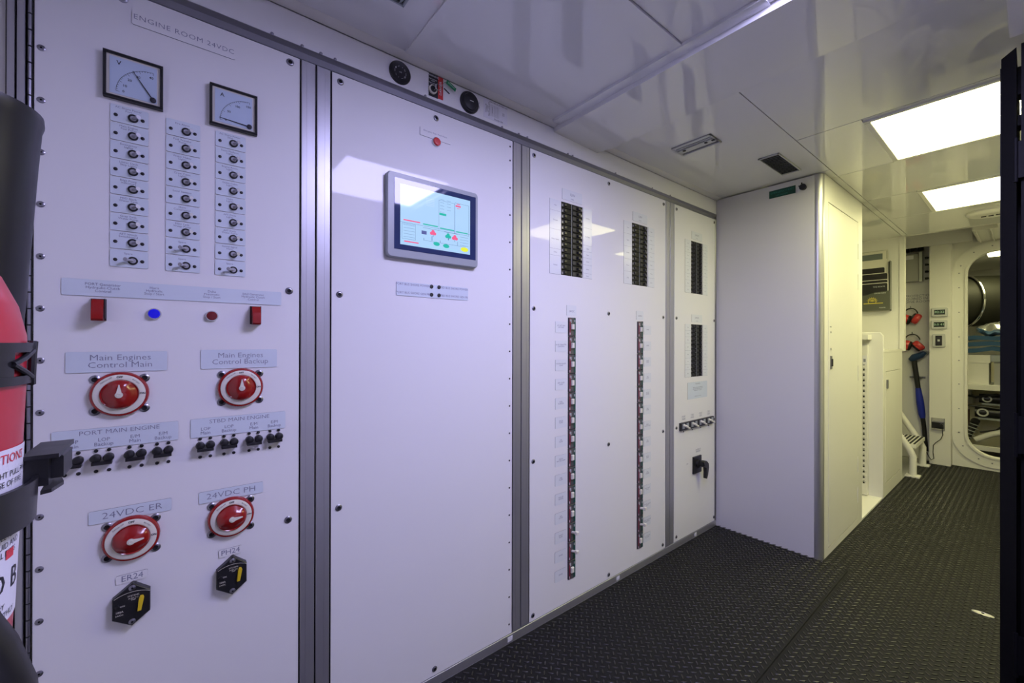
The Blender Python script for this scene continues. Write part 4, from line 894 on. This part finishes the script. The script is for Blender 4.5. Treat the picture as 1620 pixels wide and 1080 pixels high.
ob('red_mark', lpatch(.008,.020,1.010,1.018,.0004).map(wrap), REDT, lb_, FZ, (CX,CY,1.01), smooth=False)
ob('red_lettering', ltx('INSTRUCTIONS',.0115,.040,1.0985), REDT, lb_, FZ, (CX,CY,1.04), smooth=False)
ob('lettering', join(*[ltx(s,.0072,.034,z) for s, z in (('HOLD UPRIGHT PULL PIN',1.085),('AIM AT BASE OF FIRE',1.077),('SQUEEZE LEVER',1.031),('USE ON LIQUID AND',1.023),('ELECTRICAL FIRES',1.016),('KEEP DRY',.970),('INSPECT MONTHLY',.962))], *[ltx('O B',.026,.018,.990)]), INKD, lb_, FZ, (CX,CY,1.0), smooth=False)
ob('valve', MB().tube([(CX,CY,1.325),(CX,CY,1.37)],.022,16).box(CX-.07,CX+.05,CY-.012,CY+.012,1.37,1.385).box(CX-.09,CX+.02,CY-.012,CY+.012,1.395,1.41), STEEL, t, FZ, (CX,CY,1.33))
HX, HY = .581, -.1935
m = MB().lathe([(0,1.452),(.062,1.452),(.0675,1.458),(.0705,1.460),(.0710,1.452),(.0690,1.445),(.066,1.40),(.0565,1.235),(.0500,1.15),(.040,1.02),(.028,.94),(0,.94)],HX,HY,48)
ob('discharge_horn', m, mat('black_horn',(.012,.012,.015),.38, spec=.3), t, FZ, (HX,HY,1.2))
ob('coiled_hose', MB().tube([(.80,-.150,1.04),(.815,-.128,1.00),(.812,-.114,.965),(.81,-.105,.93),(.81,-.102,.88),(.81,-.105,.78),(.80,-.13,.70)],.019,14), RUBB, t, FZ, (.81,-.11,.9))
ob('hose', MB().tube([(HX,HY,.95),(HX+.01,HY,.88),(.64,-.19,.80),(.70,-.135,.765),(.76,-.11,.74),(.82,-.12,.70),(.84,-.16,.66)],.017,14), RUBB, t, FZ, (HX,HY,.85))
t = thing('extinguisher_bracket', 'black strap bracket clamped around the red fire extinguisher', 'bracket', (CX,-.3,1.0))
def band(z0,z1,R0,R1,a0=-110,a1=150,yo=0,n=40,xo=0):
    m = MB(); vs = []
    for i in range(n+1):
        a = radians(a0+(a1-a0)*i/n); c, s = cos(a), sin(a)
        for R, z in ((R0,z0),(R1,z0),(R1,z1),(R0,z1)):
            q = lean((CX+xo+R*c, CY+yo+R*s, z)); vs.append(q)
    fs = [(0,1,2,3),(4*n+3,4*n+2,4*n+1,4*n)]
    for i in range(n):
        for k in range(4):
            j = (k+1) % 4; fs.append((4*i+k,4*i+j,4*(i+1)+j,4*(i+1)+k)[::-1])
    return m.add(vs, fs)
# angle of the visible limb is about 100 degrees (towards +Y); upper strap: two thin rims, V struts and an end bar
ob('upper_strap', join(band(1.190,1.1985,RR+.0006,RR+.0035,-100,108), band(1.1615,1.169,RR+.0006,RR+.0035,-100,108), band(1.169,1.190,RR+.0006,RR+.0025,-100,74)), BLACK, t, FZ, (CX,CY,1.17))
def onr(a, z, R=RR+.003): a = radians(a); return lean((CX+R*cos(a), CY+R*sin(a), z))
ob('strap_struts', MB().tube([onr(72,1.180),onr(82,1.185),onr(94,1.191)],.0025,8).tube([onr(72,1.180),onr(82,1.173),onr(94,1.167)],.0025,8).tube([onr(97,1.160),onr(95,1.168),onr(95,1.189),onr(97,1.1995)],.003,8), BLACK, t, FZ, (CX,CY,1.17))
ob('lower_strap', band(1.036,1.073,RR+.005,RR+.009,-100,112,yo=.002), BLACK, t, FZ, (CX,CY,1.02))
LX, LY = .70, -.078
ob('latch', join(MB().box(.645,.720,-.113,-.0885,1.0885,1.0925), MB().box(.662,.705,-.106,-.0875,1.066,1.0885,c=.002), MB().box(.695,.715,-.112,-.096,1.062,1.0885,c=.001)).map(lambda q: q), BLACK, t, FZ, (LX,LY,1.03))
ob('pull_tab', MB().poly([(.67,-.1035),(.72,-.1005),(.715,-.094),(.69,-.0895),(.67,-.094)],1.055,1.0585), BLACK, t, FZ, (.70,-.095,1.056))
ob('back_plate', MB().box(CX-.035,CX+.035,-.304,-.296,.86,1.30).box(CX-.05,CX+.05,-.298,-.285,.99,1.045).box(CX-.05,CX+.05,-.298,-.285,1.15,1.198), BLACK, t, FZ, (CX,-.3,1.0))
